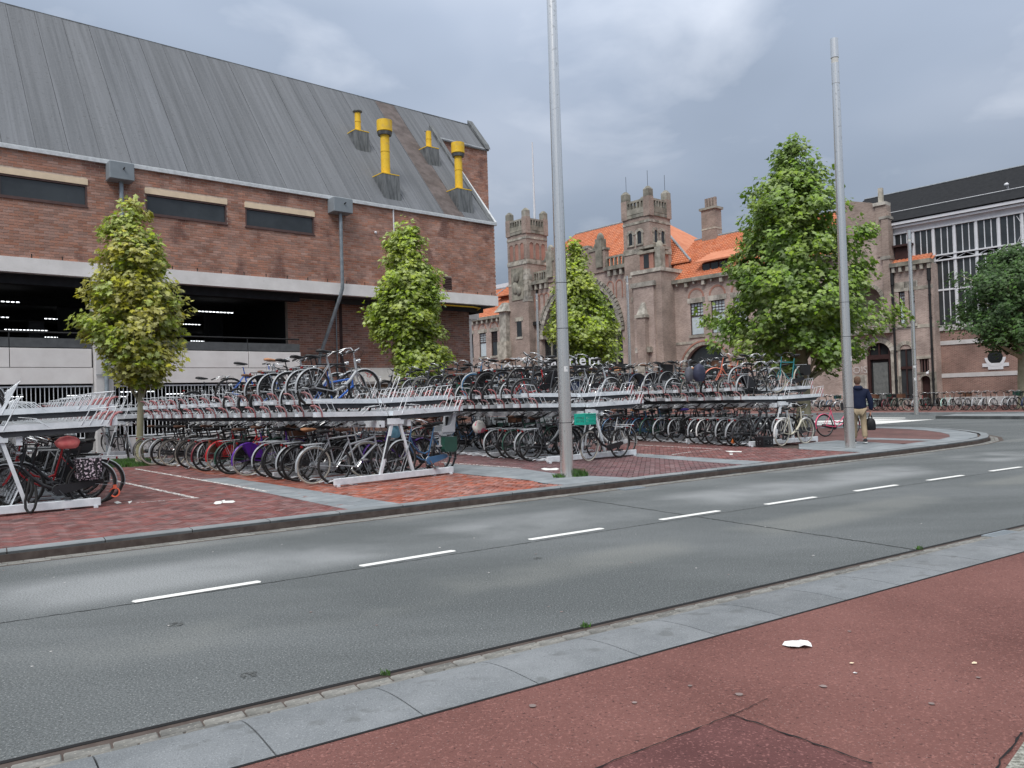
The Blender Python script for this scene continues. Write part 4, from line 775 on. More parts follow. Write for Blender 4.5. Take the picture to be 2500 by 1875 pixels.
# ---- towers
def tower(x0, y0, w, ztop, kind):
    x1, y1 = x0+w, y0+w; zt = ztop-2.45       # floor of the parapet
    b = MB(); b.box(x0, x1, y0, y1, 0, zt); t = sp_('tower', b, sbrickd)
    b = MB()
    # parapet walls with open slots
    def side(axis, c0, c1, y_, s):
        L0, L1 = (c0, c1)
        n = 5; zs0, zs1 = zt+.55, zt+1.15
        mb = MB()
        if axis == 'x': wall_holes(mb, L0, L1, zt, zt+1.35, y_, y_+.28, [(L0+.6+k*(L1-L0-1.2)/n+.08, L0+.6+(k+1)*(L1-L0-1.2)/n-.08, zs0, zs1) for k in range(n)])
        else:
            tmp = MB(); wall_holes(tmp, L0, L1, zt, zt+1.35, y_, y_+.28, [(L0+.6+k*(L1-L0-1.2)/n+.08, L0+.6+(k+1)*(L1-L0-1.2)/n-.08, zs0, zs1) for k in range(n)])
            mb.v = [(p[1], p[0], p[2]) for p in tmp.v]; mb.f = tmp.f; mb.m = tmp.m; mb.sm = tmp.sm
        mb.build('parapet', stoned, t)
    side('x', x0, x1, y0-.08, 0); side('x', x0, x1, y1-.2, 0); side('y', y0, y1, x1-.2, 0); side('y', y0, y1, x0-.08, 0)
    for (cx, cy) in ((x0+.25, y0+.25), (x1-.25, y0+.25), (x1-.25, y1-.25), (x0+.25, y1-.25)):
        b = MB(); b.box(cx-.36, cx+.36, cy-.36, cy+.36, zt-.4, zt+1.5); b.build('corner_pier', sbrickd, t)
        b = MB(); b.box(cx-.34, cx+.34, cy-.34, cy+.34, zt+1.5, zt+2.2); b.loft([[(cx-.34,cy-.34,zt+2.2),(cx+.34,cy-.34,zt+2.2),(cx+.34,cy+.34,zt+2.2),(cx-.34,cy+.34,zt+2.2)],[(cx-.12,cy-.12,zt+2.5),(cx+.12,cy-.12,zt+2.5),(cx+.12,cy+.12,zt+2.5),(cx-.12,cy+.12,zt+2.5)]]); b.sm = [False]*len(b.sm); b.build('pinnacle', stoned, t)
    for (za, zb, pr, m_) in ((zt-.35, zt-.05, .10, stoned), (zt-1.0, zt-.75, .05, stone), (zt-3.9, zt-3.4, .06, stone), (zt-6.2, zt-5.95, .05, stone)):
        b = MB()
        for k in range(5):
            a, c = x0-pr+(w+2*pr)*k/5+.01, x0-pr+(w+2*pr)*(k+1)/5-.01; b.box(a, c, y0-pr, y0+.1, za, zb); a2, c2 = y0+.1+(w-.1)*k/5+.01, y0+.1+(w-.1)*(k+1)/5-.01; b.box(x1-.1, x1+pr, a2, c2, za, zb)
        b.build('stone_band', m_, t)
    if kind == 'blind':
        for k in range(3):
            c = x0+w*(.22+.28*k); b = MB(); b.box(c-.30,c+.30,y0-.012,y0+.02,zt-3.3,zt-1.75); b.prism([(c+.30*math.cos(math.pi*q/8), zt-1.75+.30*math.sin(math.pi*q/8)) for q in range(9)], y0-.012, y0+.02); b.build('niche', sbrickr, t)
            b = MB(); arch_ring(b, c, zt-1.75, .31, .42, y0-.07, y0, 8); b.box(c-.40,c-.31,y0-.06,y0,zt-3.3,zt-1.75); b.box(c+.31,c+.40,y0-.06,y0,zt-3.3,zt-1.75); b.build('niche_arch', sbrickd, t)
            c = y0+w*(.22+.28*k); b = MB(); b.box(x1-.02,x1+.012,c-.30,c+.30,zt-3.3,zt-1.75); b.prism([(c+.30*math.cos(math.pi*q/8), zt-1.75+.30*math.sin(math.pi*q/8)) for q in range(9)], x1-.02, x1+.012, 'x'); b.build('niche', sbrickr, t)
            b = MB()
            for q in range(8):
                a1, a2 = math.pi*q/8, math.pi*(q+1)/8; b.prism([(c+.31*math.cos(a1), zt-1.75+.31*math.sin(a1)),(c+.42*math.cos(a1), zt-1.75+.42*math.sin(a1)),(c+.42*math.cos(a2), zt-1.75+.42*math.sin(a2)),(c+.31*math.cos(a2), zt-1.75+.31*math.sin(a2))], x1, x1+.07, 'x')
            b.box(x1,x1+.06,c-.40,c-.31,zt-3.3,zt-1.75); b.box(x1,x1+.06,c+.31,c+.40,zt-3.3,zt-1.75); b.build('niche_arch', sbrickd, t)
        b = MB(); b.box(x0+.6,x1-.7,y0-.08,y0,zt-7.9,zt-4.2); pnl = b.build('relief_panel', stoned, t)
        b = MB(); b.ell((x0+1.5,y0-.14,zt-5.3),.5,.16,.6); b.ell((x0+1.3,y0-.14,zt-6.5),.55,.16,.7); b.ell((x0+1.9,y0-.14,zt-6.9),.4,.14,.5); b.build('carved_figure', stoned, t)
        b = MB()
        for k in range(6): b.box(x1-.9+(k % 2)*.25, x1+.04, y0-.04, y0+.0, zt-8.2+k*.62, zt-7.6+k*.62); b.box(x1, x1+.04, y0, y0+.7-(k % 2)*.25, zt-8.2+k*.62, zt-7.6+k*.62)
        b.build('quoin', stone, t)
    else:
        for (c, ww) in ((x0+.95, .46), (x0+2.05, .52)):
            b = MB(); b.box(c-ww/2,c+ww/2,y0-.015,y0+.02,zt-3.0,zt-2.0); b.prism([(c+ww/2*math.cos(math.pi*q/8), zt-2.0+ww/2*math.sin(math.pi*q/8)) for q in range(9)], y0-.015, y0+.02); b.build('tower_window', glassk, t)
            b = MB(); arch_ring(b, c, zt-2.0, ww/2+.02, ww/2+.26, y0-.10, y0, 9, .04); b.box(c-ww/2-.16,c-ww/2,y0-.08,y0,zt-3.0,zt-2.0); b.box(c+ww/2,c+ww/2+.16,y0-.08,y0,zt-3.0,zt-2.0); b.box(c-.45,c+.45,y0-.14,y0,zt-3.15,zt-3.0); b.build('window_surround', stone, t)
            c = y0+(c-x0)-.1; b = MB(); b.box(x1-.02,x1+.015,c-ww/2,c+ww/2,zt-3.0,zt-2.0); b.prism([(c+ww/2*math.cos(math.pi*q/8), zt-2.0+ww/2*math.sin(math.pi*q/8)) for q in range(9)], x1-.02, x1+.015, 'x'); b.build('tower_window', glassk, t)
            b = MB()
            for q in range(9):
                a1, a2 = math.pi*(q+.04)/9, math.pi*(q+.96)/9; r1_, r2_ = ww/2+.02, ww/2+.26; b.prism([(c+r1_*math.cos(a1), zt-2.0+r1_*math.sin(a1)),(c+r2_*math.cos(a1), zt-2.0+r2_*math.sin(a1)),(c+r2_*math.cos(a2), zt-2.0+r2_*math.sin(a2)),(c+r1_*math.cos(a2), zt-2.0+r1_*math.sin(a2))], x1, x1+.10, 'x')
            b.box(x1,x1+.08,c-ww/2-.16,c-ww/2,zt-3.0,zt-2.0); b.box(x1,x1+.08,c+ww/2,c+ww/2+.16,zt-3.0,zt-2.0); b.box(x1,x1+.14,c-.45,c+.45,zt-3.15,zt-3.0); b.build('window_surround', stone, t)
    return t
t1 = tower(-51.15, -1.0, 3.3, 23.3, 'blind'); t2 = tower(-33.6, -1.0, 3.3, 21.8, 'belfry')
b = MB(); b.tube([(-49.0,1.5,22.5),(-49.0,1.5,31.6)], [.14,.08], 6); sp_('flagpole', b, whitep)
for (cx, cy) in ((-33.3,-.7),(-30.6,-.7),(-30.6,2.0)): b = MB(); b.tube([(cx,cy,21.7),(cx,cy,23.4)], .025, 4); sp_('lightning_rod', b, black)
# lower buttress of the right-hand tower, its niche and small roofed bay
b = MB(); b.box(-31.9,-28.4,-2.0,1.2,0,13.2); sp_('buttress', b, sbrickd)
b = MB(); b.box(-32.0,-28.3,-2.1,1.3,13.2,13.55); sp_('stone_band', b, stone)
b = MB(); b.box(-31.0,-29.4,-1.8,0.6,13.55,15.1); by = sp_('bay', b, sbrickr); b = MB(); b.box(-31.2,-29.2,-1.95,.8,15.1,15.35); b.box(-31.1,-29.3,-1.9,.7,15.6,15.85); b.build('bay_roof', stone, by); b = MB(); b.box(-30.5,-29.9,-1.84,-1.8,13.7,15.0); b.box(-29.4,-29.36,-1.4,-.8,13.7,15.0); b.build('slit', glassk, by)
b = MB(); b.box(-29.3,-28.6,-1.7,-1.0,13.55,15.6); b.ell((-28.95,-1.35,15.6),.38,.38,.6,10,6); sp_('pinnacle', b, stoned)
b = MB(); b.box(-31.6,-29.2,-2.2,-2.0,2.5,11.9); pn = sp_('buttress_panel', b, sbrick); b = MB(); b.box(-31.9,-29.0,-2.32,-2.0,11.9,12.35); b.build('panel_cap', stone, pn)
b = MB(); b.box(-30.9,-29.9,-2.75,-2.2,0,8.9); bb = sp_('buttress_pier', b, sbrickd); b = MB(); b.box(-31.05,-29.75,-2.85,-2.2,8.9,9.2); b.loft([[(-30.9,-2.75,9.2),(-29.9,-2.75,9.2),(-29.9,-2.2,9.2),(-30.9,-2.2,9.2)],[(-30.6,-2.3,10.4),(-30.2,-2.3,10.4),(-30.2,-2.2,10.4),(-30.6,-2.2,10.4)]]); b.sm=[False]*len(b.sm); b.box(-31.3,-30.9,-2.6,-2.2,5.6,6.1); b.box(-29.9,-29.5,-2.6,-2.2,5.6,6.1); b.build('pier_cap', stone, bb)
b = MB(); b.box(-31.2,-29.6,-3.0,-2.2,0,4.4); sp_('plinth', b, stone)
for (x0, x1, z0, z1) in ((-49.9,-49.1,8.7,10.5),(-32.5,-31.95,9.4,10.8)):
    b = MB(); b.box(x0,x1,-1.03,-1.0,z0,z1); w = sp_('slit_window', b, glassk); b = MB(); b.box(x0-.3,x1+.3,-1.08,-1.0,z1,z1+.45); b.box(x0-.15,x1+.15,-1.08,-1.0,z0-.25,z0); b.build('surround', stone, w)
# ---- centre front with the great arch
b = MB(); arch_wall(b, -47.9, -33.5, 0, 14.5, -41.0, 6.0, 8.2, 0, .7, 28); sp_('centre_wall', b, sbrick)
b = MB(); arch_ring(b, -41.0, 8.2, 5.55, 6.05, -.12, .6, 33, .03); sp_('great_arch', b, stone)
b = MB(); arch_ring(b, -41.0, 8.2, 6.05, 6.35, -.20, 0, 44, .12); sp_('arch_moulding', b, stoned)
b = MB(); b.box(-47.0,-35.0,.62,.68,0,8.2); b.prism([(-41+6*math.cos(math.pi*q/24), 8.2+6*math.sin(math.pi*q/24)) for q in range(25)], .62, .68); gw = sp_('arch_window', b, glassk)
b = MB()
for k in range(1, 10): x = -47+1.2*k; h = 8.2+math.sqrt(max(0, 36-(x+41)**2)); b.box(x-.09, x+.09, .45, .6, 2.5, h-.3)
for z in (4.0, 6.0, 8.2, 10.2, 12.0): hw = 6 if z <= 8.2 else math.sqrt(36-(z-8.2)**2); b.box(-41+(-hw+.3), -41+hw-.3, .42, .62, z-.1, z+.1)
b.build('arch_mullion', stoned, gw)
b = MB()
for k in range(1, 30): x = -47+.4*k; h = 8.2+math.sqrt(max(0, 36-(x+41)**2)); b.box(x-.02, x+.02, .56, .6, 2.5, h-.3)
for k in range(24): z = 2.8+k*.45; hw = 6 if z <= 8.2 else math.sqrt(max(.1, 36-(z-8.2)**2)); b.box(-41-hw+.3, -41+hw-.3, .565, .605, z-.02, z+.02)
b.build('leading', black, gw)
b = MB(); b.box(-46.8,-35.2,-.05,.5,0,2.6); sp_('entrance_wall', b, sbrickd)
for (a, c) in ((-47.9,-45.4),(-36.9,-33.5)):
    stone_band(a, c, 14.5, 14.85, -.5, .4, stoned, name='cornice')
    for k in range(3): x = a+.5+k*.8; b = MB(); b.box(x, x+.3, -.4, 0, 13.9, 14.5); sp_('corbel', b, stone)
    for k in range(3):
        x = a+.5+(c-a-1)*k/2+.0; b = MB(); arch_ring(b, x, 13.0, .34, .46, -.05, 0, 8); b.box(x-.46,x-.34,-.05,0,11.6,13.0); b.box(x+.34,x+.46,-.05,0,11.6,13.0); sp_('blind_arch', b, sbrickr)
    mb = MB(); n = 6; wall_holes(mb, a, c, 14.85, 16.0, .0, .3, [(a+.1+k*(c-a-.2)/n+.08, a+.1+(k+1)*(c-a-.2)/n-.08, 15.0, 15.8) for k in range(n)]); mb.build('balustrade', stoned, stn)
b = MB(); b.prism([(-45.4,14.5),(-45.4,16.8),(-44.2,16.8),(-43.4,17.3),(-39.2,17.3),(-38.4,16.8),(-36.9,16.8),(-36.9,14.5)], -.15, .5); b.prism([(-44.6,16.8),(-44.6,18.3),(-45.1,18.3),(-45.4,16.8)], -.2, .4); sp_('centre_gable', b, sbrickd)
stone_band(-43.4,-39.2,17.3,17.6,-.25,.6,stoned, name='coping'); stone_band(-45.5,-43.5,16.8,17.05,-.25,.6,stoned,name='coping'); stone_band(-39.1,-36.8,16.8,17.05,-.25,.6,stoned,name='coping')
for x in (-45.0, -37.6):
    b = MB(); b.box(x-.42,x+.42,-.35,.45,15.0,18.0); b.ell((x,.05,18.0),.42,.40,.7,10,6); b.prism([(x-1.2,16.9),(x-.4,16.9),(x-.4,18.0)], -.1,.3); sp_('pinnacle', b, stoned)
b = MB(); b.tube([(-47.3,-.15,14.3),(-47.3,-.15,2)], .11, 8); b.box(-48.2,-46.9,-.4,0,9.9,10.3); sp_('downpipe', b, black)
# ---- left wing toward the car park
LH = [(-58.1,-56.8,6.9,9.85),(-55.8,-54.6,6.9,9.85),(-53.9,-52.9,6.9,9.85),(-60.6,-59.3,6.9,9.85),(-63.5,-62.2,6.9,9.85)]
b = MB(); wall_holes(b, -80, -51.1, 0, 11.4, 0, .5, LH); sp_('wall', b, sbrick); b = MB(); b.box(-80,-51.1,.45,.5,0,11.4); sp_('wall_back', b, dark)
for i, h in enumerate(LH): window(h[0], h[1], h[2], h[3], .12, low='blind' if i == 0 else 'g')
for h in LH: b = MB(); arch_ring(b, (h[0]+h[1])/2, 10.3, .62, .8, -.03, .1, 12); sp_('blind_arch', b, sbrickr)
stone_band(-80, -51.2, 11.4, 11.75, -.4, .3, stoned, name='cornice')
for i in range(14): b = MB(); x = -63.9+i*.95; b.box(x, x+.25, -.34, 0, 11.0, 11.4); sp_('corbel', b, stone)
b = MB(); b.box(-52.3,-51.15,-1.6,.2,0,11.8); b.loft([[(-52.9,-1.9,11.8),(-50.9,-1.9,11.8),(-50.9,.2,11.8),(-52.9,.2,11.8)],[(-52.2,-1.2,12.9),(-51.6,-1.2,12.9),(-51.6,-.2,12.9),(-52.2,-.2,12.9)]]); b.sm=[False]*len(b.sm); b.box(-52.6,-51.0,-1.8,-.9,6.2,8.3); sp_('corner_buttress', b, stone)
# ---- gabled pavilion right of the plane tree
b = MB(); arch_wall(b, -12.1, -8.4, 0, 5.5, -9.55, .92, 4.1, 0, .5, 14); b.box(-12.1,-8.4,0,.5,5.5,6.0); arch_wall(b, -12.1,-8.4, 6.0, 14.3, -10.3, 1.1, 8.3, 0, .5, 14); sp_('gable_wall', b, sbrick)
b = MB(); b.prism([(-12.1,14.3),(-8.4,14.3),(-8.4,14.9),(-8.9,15.3),(-9.7,15.9),(-12.1,16.6)], 0, .5); b.box(-9.3,-8.5,-.1,.7,11.6,15.5); b.box(-8.85,-8.35,-.25,.6,6.0,14.4); sp_('gable_wall', b, sbrickd)
b = MB(); b.box(-9.45,-8.5,-.2,.75,15.5,15.75); b.box(-9.15,-8.85,.1,.4,15.75,16.9); b.box(-9.0,-8.3,-.3,.65,11.3,11.55); b.box(-9.0,-8.3,-.3,.65,14.4,14.6); sp_('gable_stone', b, stone)
b = MB(); b.box(-12,-8.6,1.4,1.5,6.0,10.2); b.box(-12,-8.5,.5,1.4,5.95,6.0); sp_('loggia_back', b, sbrick)
b = MB(); arch_ring(b,-10.3,8.3,1.12,1.4,-.08,.2,12,.04); arch_ring(b,-9.55,4.1,.94,1.3,-.1,.2,13,.04); sp_('arch', b, stone)
b = MB(); b.box(-12.1,-8.4,-.5,0,5.7,5.95); bal = sp_('balcony', b, stone); b = MB(); b.box(-12.1,-8.4,-.5,-.3,6.85,7.0); b.build('balcony_rail', stone, bal)
for k in range(13): b = MB(); x = -12.0+k*.28; b.box(x,x+.12,-.46,-.34,5.95,6.85); b.build('baluster', stone, bal)
b = MB(); b.box(-10.45,-8.65,.3,.36,0,5.1); dg = sp_('door', b, glassk); b = MB(); b.box(-10.47,-10.25,.1,.3,0,5.0); b.box(-8.85,-8.63,.1,.3,0,5.0); b.box(-10.25,-8.85,.1,.3,3.75,4.1); b.box(-9.6,-9.5,.12,.3,4.1,5.0); b.build('door_frame', darkframe, dg); b = MB(); b.box(-10.1,-9.0,.24,.28,.2,3.5); b.build('pane', mat('dusty_glass', (.14,.15,.145), .4, var=.2), dg)
stone_band(-12.1,-10.5,0,2.6,-.05,.02, name='plinth'); b = MB(); b.box(-8.62,-8.4,-.08,.02,0,4.2); b.box(-12.0,-10.6,-.07,.02,4.6,4.8); sp_('quoin', b, stone)
# ---- corner block with downpipes
CH = [(-7.9,-7.45,6.3,9.0),(-7.2,-6.75,6.3,9.0)]
b = MB(); wall_holes(b, -8.35,-5.45, 0, 10.6, 0, .5, CH+[(-7.95,-7.1,.6,4.4),(-6.6,-5.95,2.6,3.6),(-6.55,-5.9,.1,2.4)]); b.box(-5.7,-5.45,.5,7,0,10.6); sp_('wall', b, sbrick); b = MB(); b.box(-8.3,-5.5,.45,.5,0,10.5); sp_('wall_back', b, dark)
for h in CH: window(h[0], h[1], h[2], h[3], .12, cols=3)
b = MB(); b.box(-7.95,-7.1,.1,.16,.6,4.4); w = sp_('window', b, glassd); b = MB(); b.box(-7.57,-7.48,0,.1,.6,4.4); b.box(-7.95,-7.1,0,.1,2.9,3.1); b.build('frame', darkframe, w)
b = MB(); arch_ring(b,-7.52,4.3,.44,.72,-.08,.1,11,.04); arch_ring(b,-6.22,2.0,.34,.5,-.05,.1,10,.04); b.box(-8.1,-7.95,-.04,.1,.2,4.3); b.box(-7.1,-6.95,-.04,.1,.2,4.3); b.box(-6.8,-5.7,-.06,.1,3.6,3.8); b.box(-6.8,-5.7,-.06,.1,2.5,2.6); sp_('stone_surround', b, stone)
b = MB(); b.box(-6.55,-5.9,.3,.34,.1,2.4); sp_('door', b, darkframe)
b = MB()
for k in range(3): b.box(-6.5+k*.2,-6.42+k*.2,.05,.12,2.6,3.6)
sp_('window_bar', b, brownfr)
stone_band(-8.35,-5.45,10.6,10.9,-.4,.4,stoned,name='cornice'); stone_band(-8.35,-5.45,8.75,9.0,-.03,.02); stone_band(-8.35,-5.45,5.9,6.15,-.03,.02); stone_band(-8.35,-7.95,0.1,2.4,-.04,.02); stone_band(-5.9,-5.45,.1,2.6,-.04,.02)
for i in range(6): b = MB(); x = -8.2+i*.5; b.box(x, x+.2, -.32, 0, 10.2, 10.6); sp_('corbel', b, stone)
tile_roof(-8.4,-5.5,.2,10.95,3.5,13.0,back=False)
b = MB(); b.box(-8.3,-7.2,.6,.7,11.1,12.2); b.prism([(.3,12.2),(.3,12.35),(2.6,12.6),(2.6,12.4)], -8.5,-7.0,'x'); sp_('dormer', b, darkframe)
for x in (-8.25,-5.65): b = MB(); b.tube([(x,-.14,10.2),(x,-.14,9.3)],.14,8); b.tube([(x,-.14,9.6),(x,-.14,0.1)],.085,8); [b.tube([(x,-.14,z),(x,-.14,z+.12)],.11,8) for z in (2,4.2,6.5,8.2)]; sp_('downpipe', b, black)
b = MB(); b.tube([(-5.95,-.35,2.55),(-5.95,-.1,2.7)],.03,5); b.ell((-5.95,-.35,2.5),.1,.1,.13); sp_('wall_lamp', b, whitep)
# graffiti on the pier
def text3d(txt, size, m, parent, loc, rot=(math.pi/2,0,0), name='lettering', ext=.004, bold=0.0):
    cu = bpy.data.curves.new(name, 'FONT'); cu.body = txt; cu.size = size; cu.extrude = ext; cu.offset = bold; cu.resolution_u = 3
    tmp = bpy.data.objects.new('t', cu); COL.objects.link(tmp); dg_ = bpy.context.evaluated_depsgraph_get(); me = bpy.data.meshes.new_from_object(tmp.evaluated_get(dg_)); bpy.data.objects.remove(tmp); bpy.data.curves.remove(cu)
    me.materials.clear(); me.materials.append(m); return obj(name, me, parent, loc, rot)
text3d('OIS', .75, wornpaint, stn, (-11.55,-.07,2.75), name='graffiti')
# ---- platform hall: glass front over a brick wall
hall = thing('platform_hall', 'long glass fronted train hall with black roof behind the station', 'building', (QX, QY, 0), QR)
def hp(name, b, m, **kw): return b.build(name, m, hall, **kw)
HY = 1.0
b = MB(); b.box(-5.45,16,HY,HY+.5,0,5.6); hp('wall', b, hbrick)
b = MB(); b.box(-5.45,16,HY-.10,HY+.1,5.6,6.0); b.box(-5.45,16,HY-.06,HY,4.55,4.85); b.box(-5.45,16,HY-.04,HY,2.15,2.45); b.box(-5.45,16,HY-.12,HY,.0,.7); hp('stone_band', b, colc)
b = MB(); b.add([( -1.93+.48*math.cos(a*math.pi/12), HY-.02, 3.45+.48*math.sin(a*math.pi/12)) for a in range(24)], [tuple(range(24))]); oc = hp('round_window', b, glassk); b = MB(); b.box(-2.75,-1.1,HY-.06,HY,2.8,3.05); b.box(-2.4,-1.45,HY-.06,HY,2.6,2.8); arch = MB()
for q in range(10): a1, a2 = math.pi+math.pi*q/10, math.pi+math.pi*(q+1)/10; b.prism([(-1.93+.48*math.cos(a1),3.45+.48*math.sin(a1)),(-1.93+.66*math.cos(a1),3.45+.66*math.sin(a1)),(-1.93+.66*math.cos(a2),3.45+.66*math.sin(a2)),(-1.93+.48*math.cos(a2),3.45+.48*math.sin(a2))], HY-.07, HY)
b.build('stone_surround', whitep, oc)
for k in range(-4, 12):
    x = -5.6+1.42*k
    b = MB(); b.box(x-.07,x+.07,HY-.10,HY+.08,6.0 if k >= 0 else 9.6,13.25); b.box(x-.15,x-.09,HY-.04,HY,6.0 if k >= 0 else 9.6,13.25); hp('mullion', b, whitep)
    for (z0, z1) in ((6.05,8.55),(8.68,10.75),(11.25,13.2)):
        if k < 0 and z0 < 11: continue
        for j in range(3):
            a, c = x+.07+j*.427, x+.07+(j+1)*.427; b = MB(); b.box(a+.03,c-.03,HY+.03,HY+.045,z0,z1); hp('pane', b, glassd)
            if j: b = MB(); b.box(a-.028,a+.028,HY-.03,HY+.03,z0,z1); hp('glazing_bar', b, whitep)
    b = MB()
    for (xa, xb, za, zb) in ((x+.07,x+.70,10.85,11.15),(x+.70,x+1.35,11.15,10.85)): b.tube([(xa,HY-.02,za),(xb,HY-.02,zb)], .025, 4)
    hp('truss', b, whitep)
for (z0, z1, pr) in ((8.55,8.68,.02),(10.75,10.85,.12),(11.15,11.25,.12)): b = MB(); b.box(-12 if z0 > 10 else -5.6,16,HY-pr-.03,HY+.03,z0,z1); hp('transom', b, whitep)
b = MB(); b.box(-14,16,HY+.8,HY+1.0,0,13.3); hp('interior_dark', b, dark)
b = MB(); b.box(-12.05,16,HY-.15,HY+.2,13.25,13.7); b.box(-12.05,16,HY-.45,HY+.2,13.7,13.85); b.box(-12.05,16,HY-.6,HY+.3,13.9,14.2); hp('cornice', b, whitep)
b = MB(); b.prism([(HY-.7,14.2),(HY+7.0,18.15),(HY+7.0,17.9),(HY-.5,14.0)], -13.6, 16, 'x'); rf = hp('roof', b, blackroof)
b = MB(); b.tube([(-13.5,HY+1.2,15.3),(16,HY+1.2,15.3)], .025, 4); b.build('wire', whitep, rf)
b = MB(); b.tube([(-1.2,HY+1.8,15.5),(-1.2,HY+1.6,15.9)],.06,6); b.ell((-1.2,HY+1.5,15.75),.16,.16,.12); b.build('roof_lamp', whitep, rf)
b = MB(); b.tube([(-13.6,HY+7,18.18),(16,HY+7,18.18)], .07, 5); b.build('ridge', ridgem, rf)
b = MB(); b.box(-13.6,16,HY+7,HY+7.2,12,17.9); b.box(15.8,16,HY,HY+7,0,14); hp('back_wall', b, dark)
b = MB()
for x in (-10.9, -.55, 4): b.tube([(x+.3,HY-.06,11.3),(x+1.2,HY-.06,13.1)], .022, 4); b.tube([(x+.3,HY-.06,13.1),(x+1.2,HY-.06,11.3)], .022, 4); b.tube([(x+.75+.14*math.cos(q*.7),HY-.07,12.2+.14*math.sin(q*.7)) for q in range(9)], .03, 4, closed=True)
hp('bracing', b, whitep)
# black sheds roofs glimpsed behind the station
b = MB(); b.prism([(12,15.5),(19,19.6),(26,15.5)], -31, -13.6, 'x'); sp_('shed_roof', b, blackroof)
b = MB(); b.box(-70,-51,7,9,15.8,17.0); b.box(-66,-58,6,7,15.6,16.8); sp_('white_penthouse', b, whitep)
# ================================================================== bicycles
def arc(cx, cz, r, a0, a1, n=10): return [(cx+r*math.cos(R(a0+(a1-a0)*i/n)), 0, cz+r*math.sin(R(a0+(a1-a0)*i/n))) for i in range(n+1)]
PH = mat('placeholder', (.1,.1,.1))
BM = {}
def bmesh_parts():
    def done(n, b): BM[n] = b.mesh('bike_'+n, PH)
    WB = 1.10; AX = .35
    for st, defs in {
        'stepthrough': [[(.92,0,.62),(.86,0,.50),(.74,0,.38),(.60,0,.31),(.44,0,.28)], [(.90,0,.74),(.82,0,.60),(.68,0,.47),(.52,0,.42),(.385,0,.47)], [(.94,0,.60),(.875,0,.90)]],
        'city': [[(.92,0,.66),(.80,0,.50),(.64,0,.36),(.44,0,.28)], [(.94,0,.60),(.875,0,.90)]],
        'roadster': [[(.93,0,.64),(.44,0,.28)], [(.885,0,.84),(.31,0,.82)], [(.94,0,.60),(.875,0,.90)]],
        'sport': [[(.91,0,.66),(.44,0,.29)], [(.88,0,.80),(.33,0,.70)], [(.92,0,.62),(.87,0,.86)]]}.items():
        b = MB(); r_ = .024 if st == 'city' else .0165
        for i, p in enumerate(defs): b.tube(p, (.030 if (st == 'city' and i == 0) else (.021 if st == 'sport' else r_)), 6)
        b.tube([(.44,0,.28),(.30,0,.82)], .016, 6); b.tube([(.30,0,.82),(.268,0,.94)], .012, 5)
        for s in (-1, 1):
            b.tube([(.44,s*.03,.28),(.02,s*.055,.35)], .010, 5); b.tube([(.31,s*.02,.76),(.01,s*.055,.35)], .008, 5)
        done('frame_'+st, b)
    b = MB()
    for s in (-1, 1): b.tube([(.94,s*.03,.64),(.99,s*.05,.50),(1.06,s*.055,.38),(1.10,s*.055,.35)], [.013,.012,.010,.009], 5)
    b.tube([(.95,-.04,.64),(.95,.04,.64)], .014, 5); b.tube([(.875,0,.90),(.86,0,1.00)], .012, 5); done('fork', b)
    b = MB(); b.smooth = True; b.tube([(.312*math.cos(2*math.pi*i/26), 0, .312*math.sin(2*math.pi*i/26)) for i in range(26)], .0115, 4, closed=True)
    b.tube([(0,-.05,0),(0,.05,0)], .022, 7)
    for i in range(18):
        a = 2*math.pi*i/18; s = 1 if i % 2 else -1; b.tube([(.02*math.cos(a+.9*s), s*.03, .02*math.sin(a+.9*s)), (.305*math.cos(a), 0, .305*math.sin(a))], .0017, 3, caps=False)
    done('wheel', b)
    b = MB(); b.tube([(.333*math.cos(2*math.pi*i/28), 0, .333*math.sin(2*math.pi*i/28)) for i in range(28)], .0205, 6, closed=True); done('tyre', b)
    def fender(cx, a0, a1, r=.368, w=.028):
        b = MB(); n = 12; vs = []
        for i in range(n+1):
            a = R(a0+(a1-a0)*i/n)
            for (dy, dr) in ((-w, -.014), (-w*.5, 0), (w*.5, 0), (w, -.014)): vs.append((cx+(r+dr)*math.cos(a), dy, .35+(r+dr)*math.sin(a)))
        fs = [(i*4+k, i*4+k+1, i*4+k+5, i*4+k+4) for i in range(n) for k in range(3)]; b.smooth = True; b.add(vs, fs)
        a = R(a1 if cx == 0 else a0)
        for s in (-1, 1): b.tube([(cx+(r-.01)*math.cos(a*.97), s*w, .35+(r-.01)*math.sin(a*.97)), (cx, s*.055, .35)], .003, 3)
        return b
    done('mudguard_rear', fender(0, 62, 195)); done('mudguard_front', fender(1.10, -8, 128))
    b = MB(); rings = []
    for (x, w, h, z) in ((.06,.0,.0,.985),(.08,.085,.03,.985),(.14,.105,.038,.985),(.20,.085,.034,.98),(.27,.045,.028,.975),(.34,.028,.022,.97),(.37,.012,.012,.968)):
        rings.append([(x, w*math.cos(t*math.pi/4), z+h*math.sin(t*math.pi/4)*(1 if t < 4 else .8)) for t in range(8)])
    b.loft(rings); b.tube([(.12,-.03,.94),(.30,-.02,.95)], .005, 4); b.tube([(.12,.03,.94),(.30,.02,.95)], .005, 4); done('saddle', b)
    b = MB(); b.tube([(.60,-.26,1.00),(.70,-.285,1.04),(.82,-.25,1.09),(.88,-.14,1.10),(.87,-.05,1.05),(.86,0,1.04),(.87,.05,1.05),(.88,.14,1.10),(.82,.25,1.09),(.70,.285,1.04),(.60,.26,1.00)], .011, 6); b.tube([(.86,0,1.0),(.86,0,1.05)], .014, 6)
    for s in (-1, 1): b.tube([(.80,s*.245,1.07),(.70,s*.27,1.00)], .006, 4)
    done('handlebar_dutch', b)
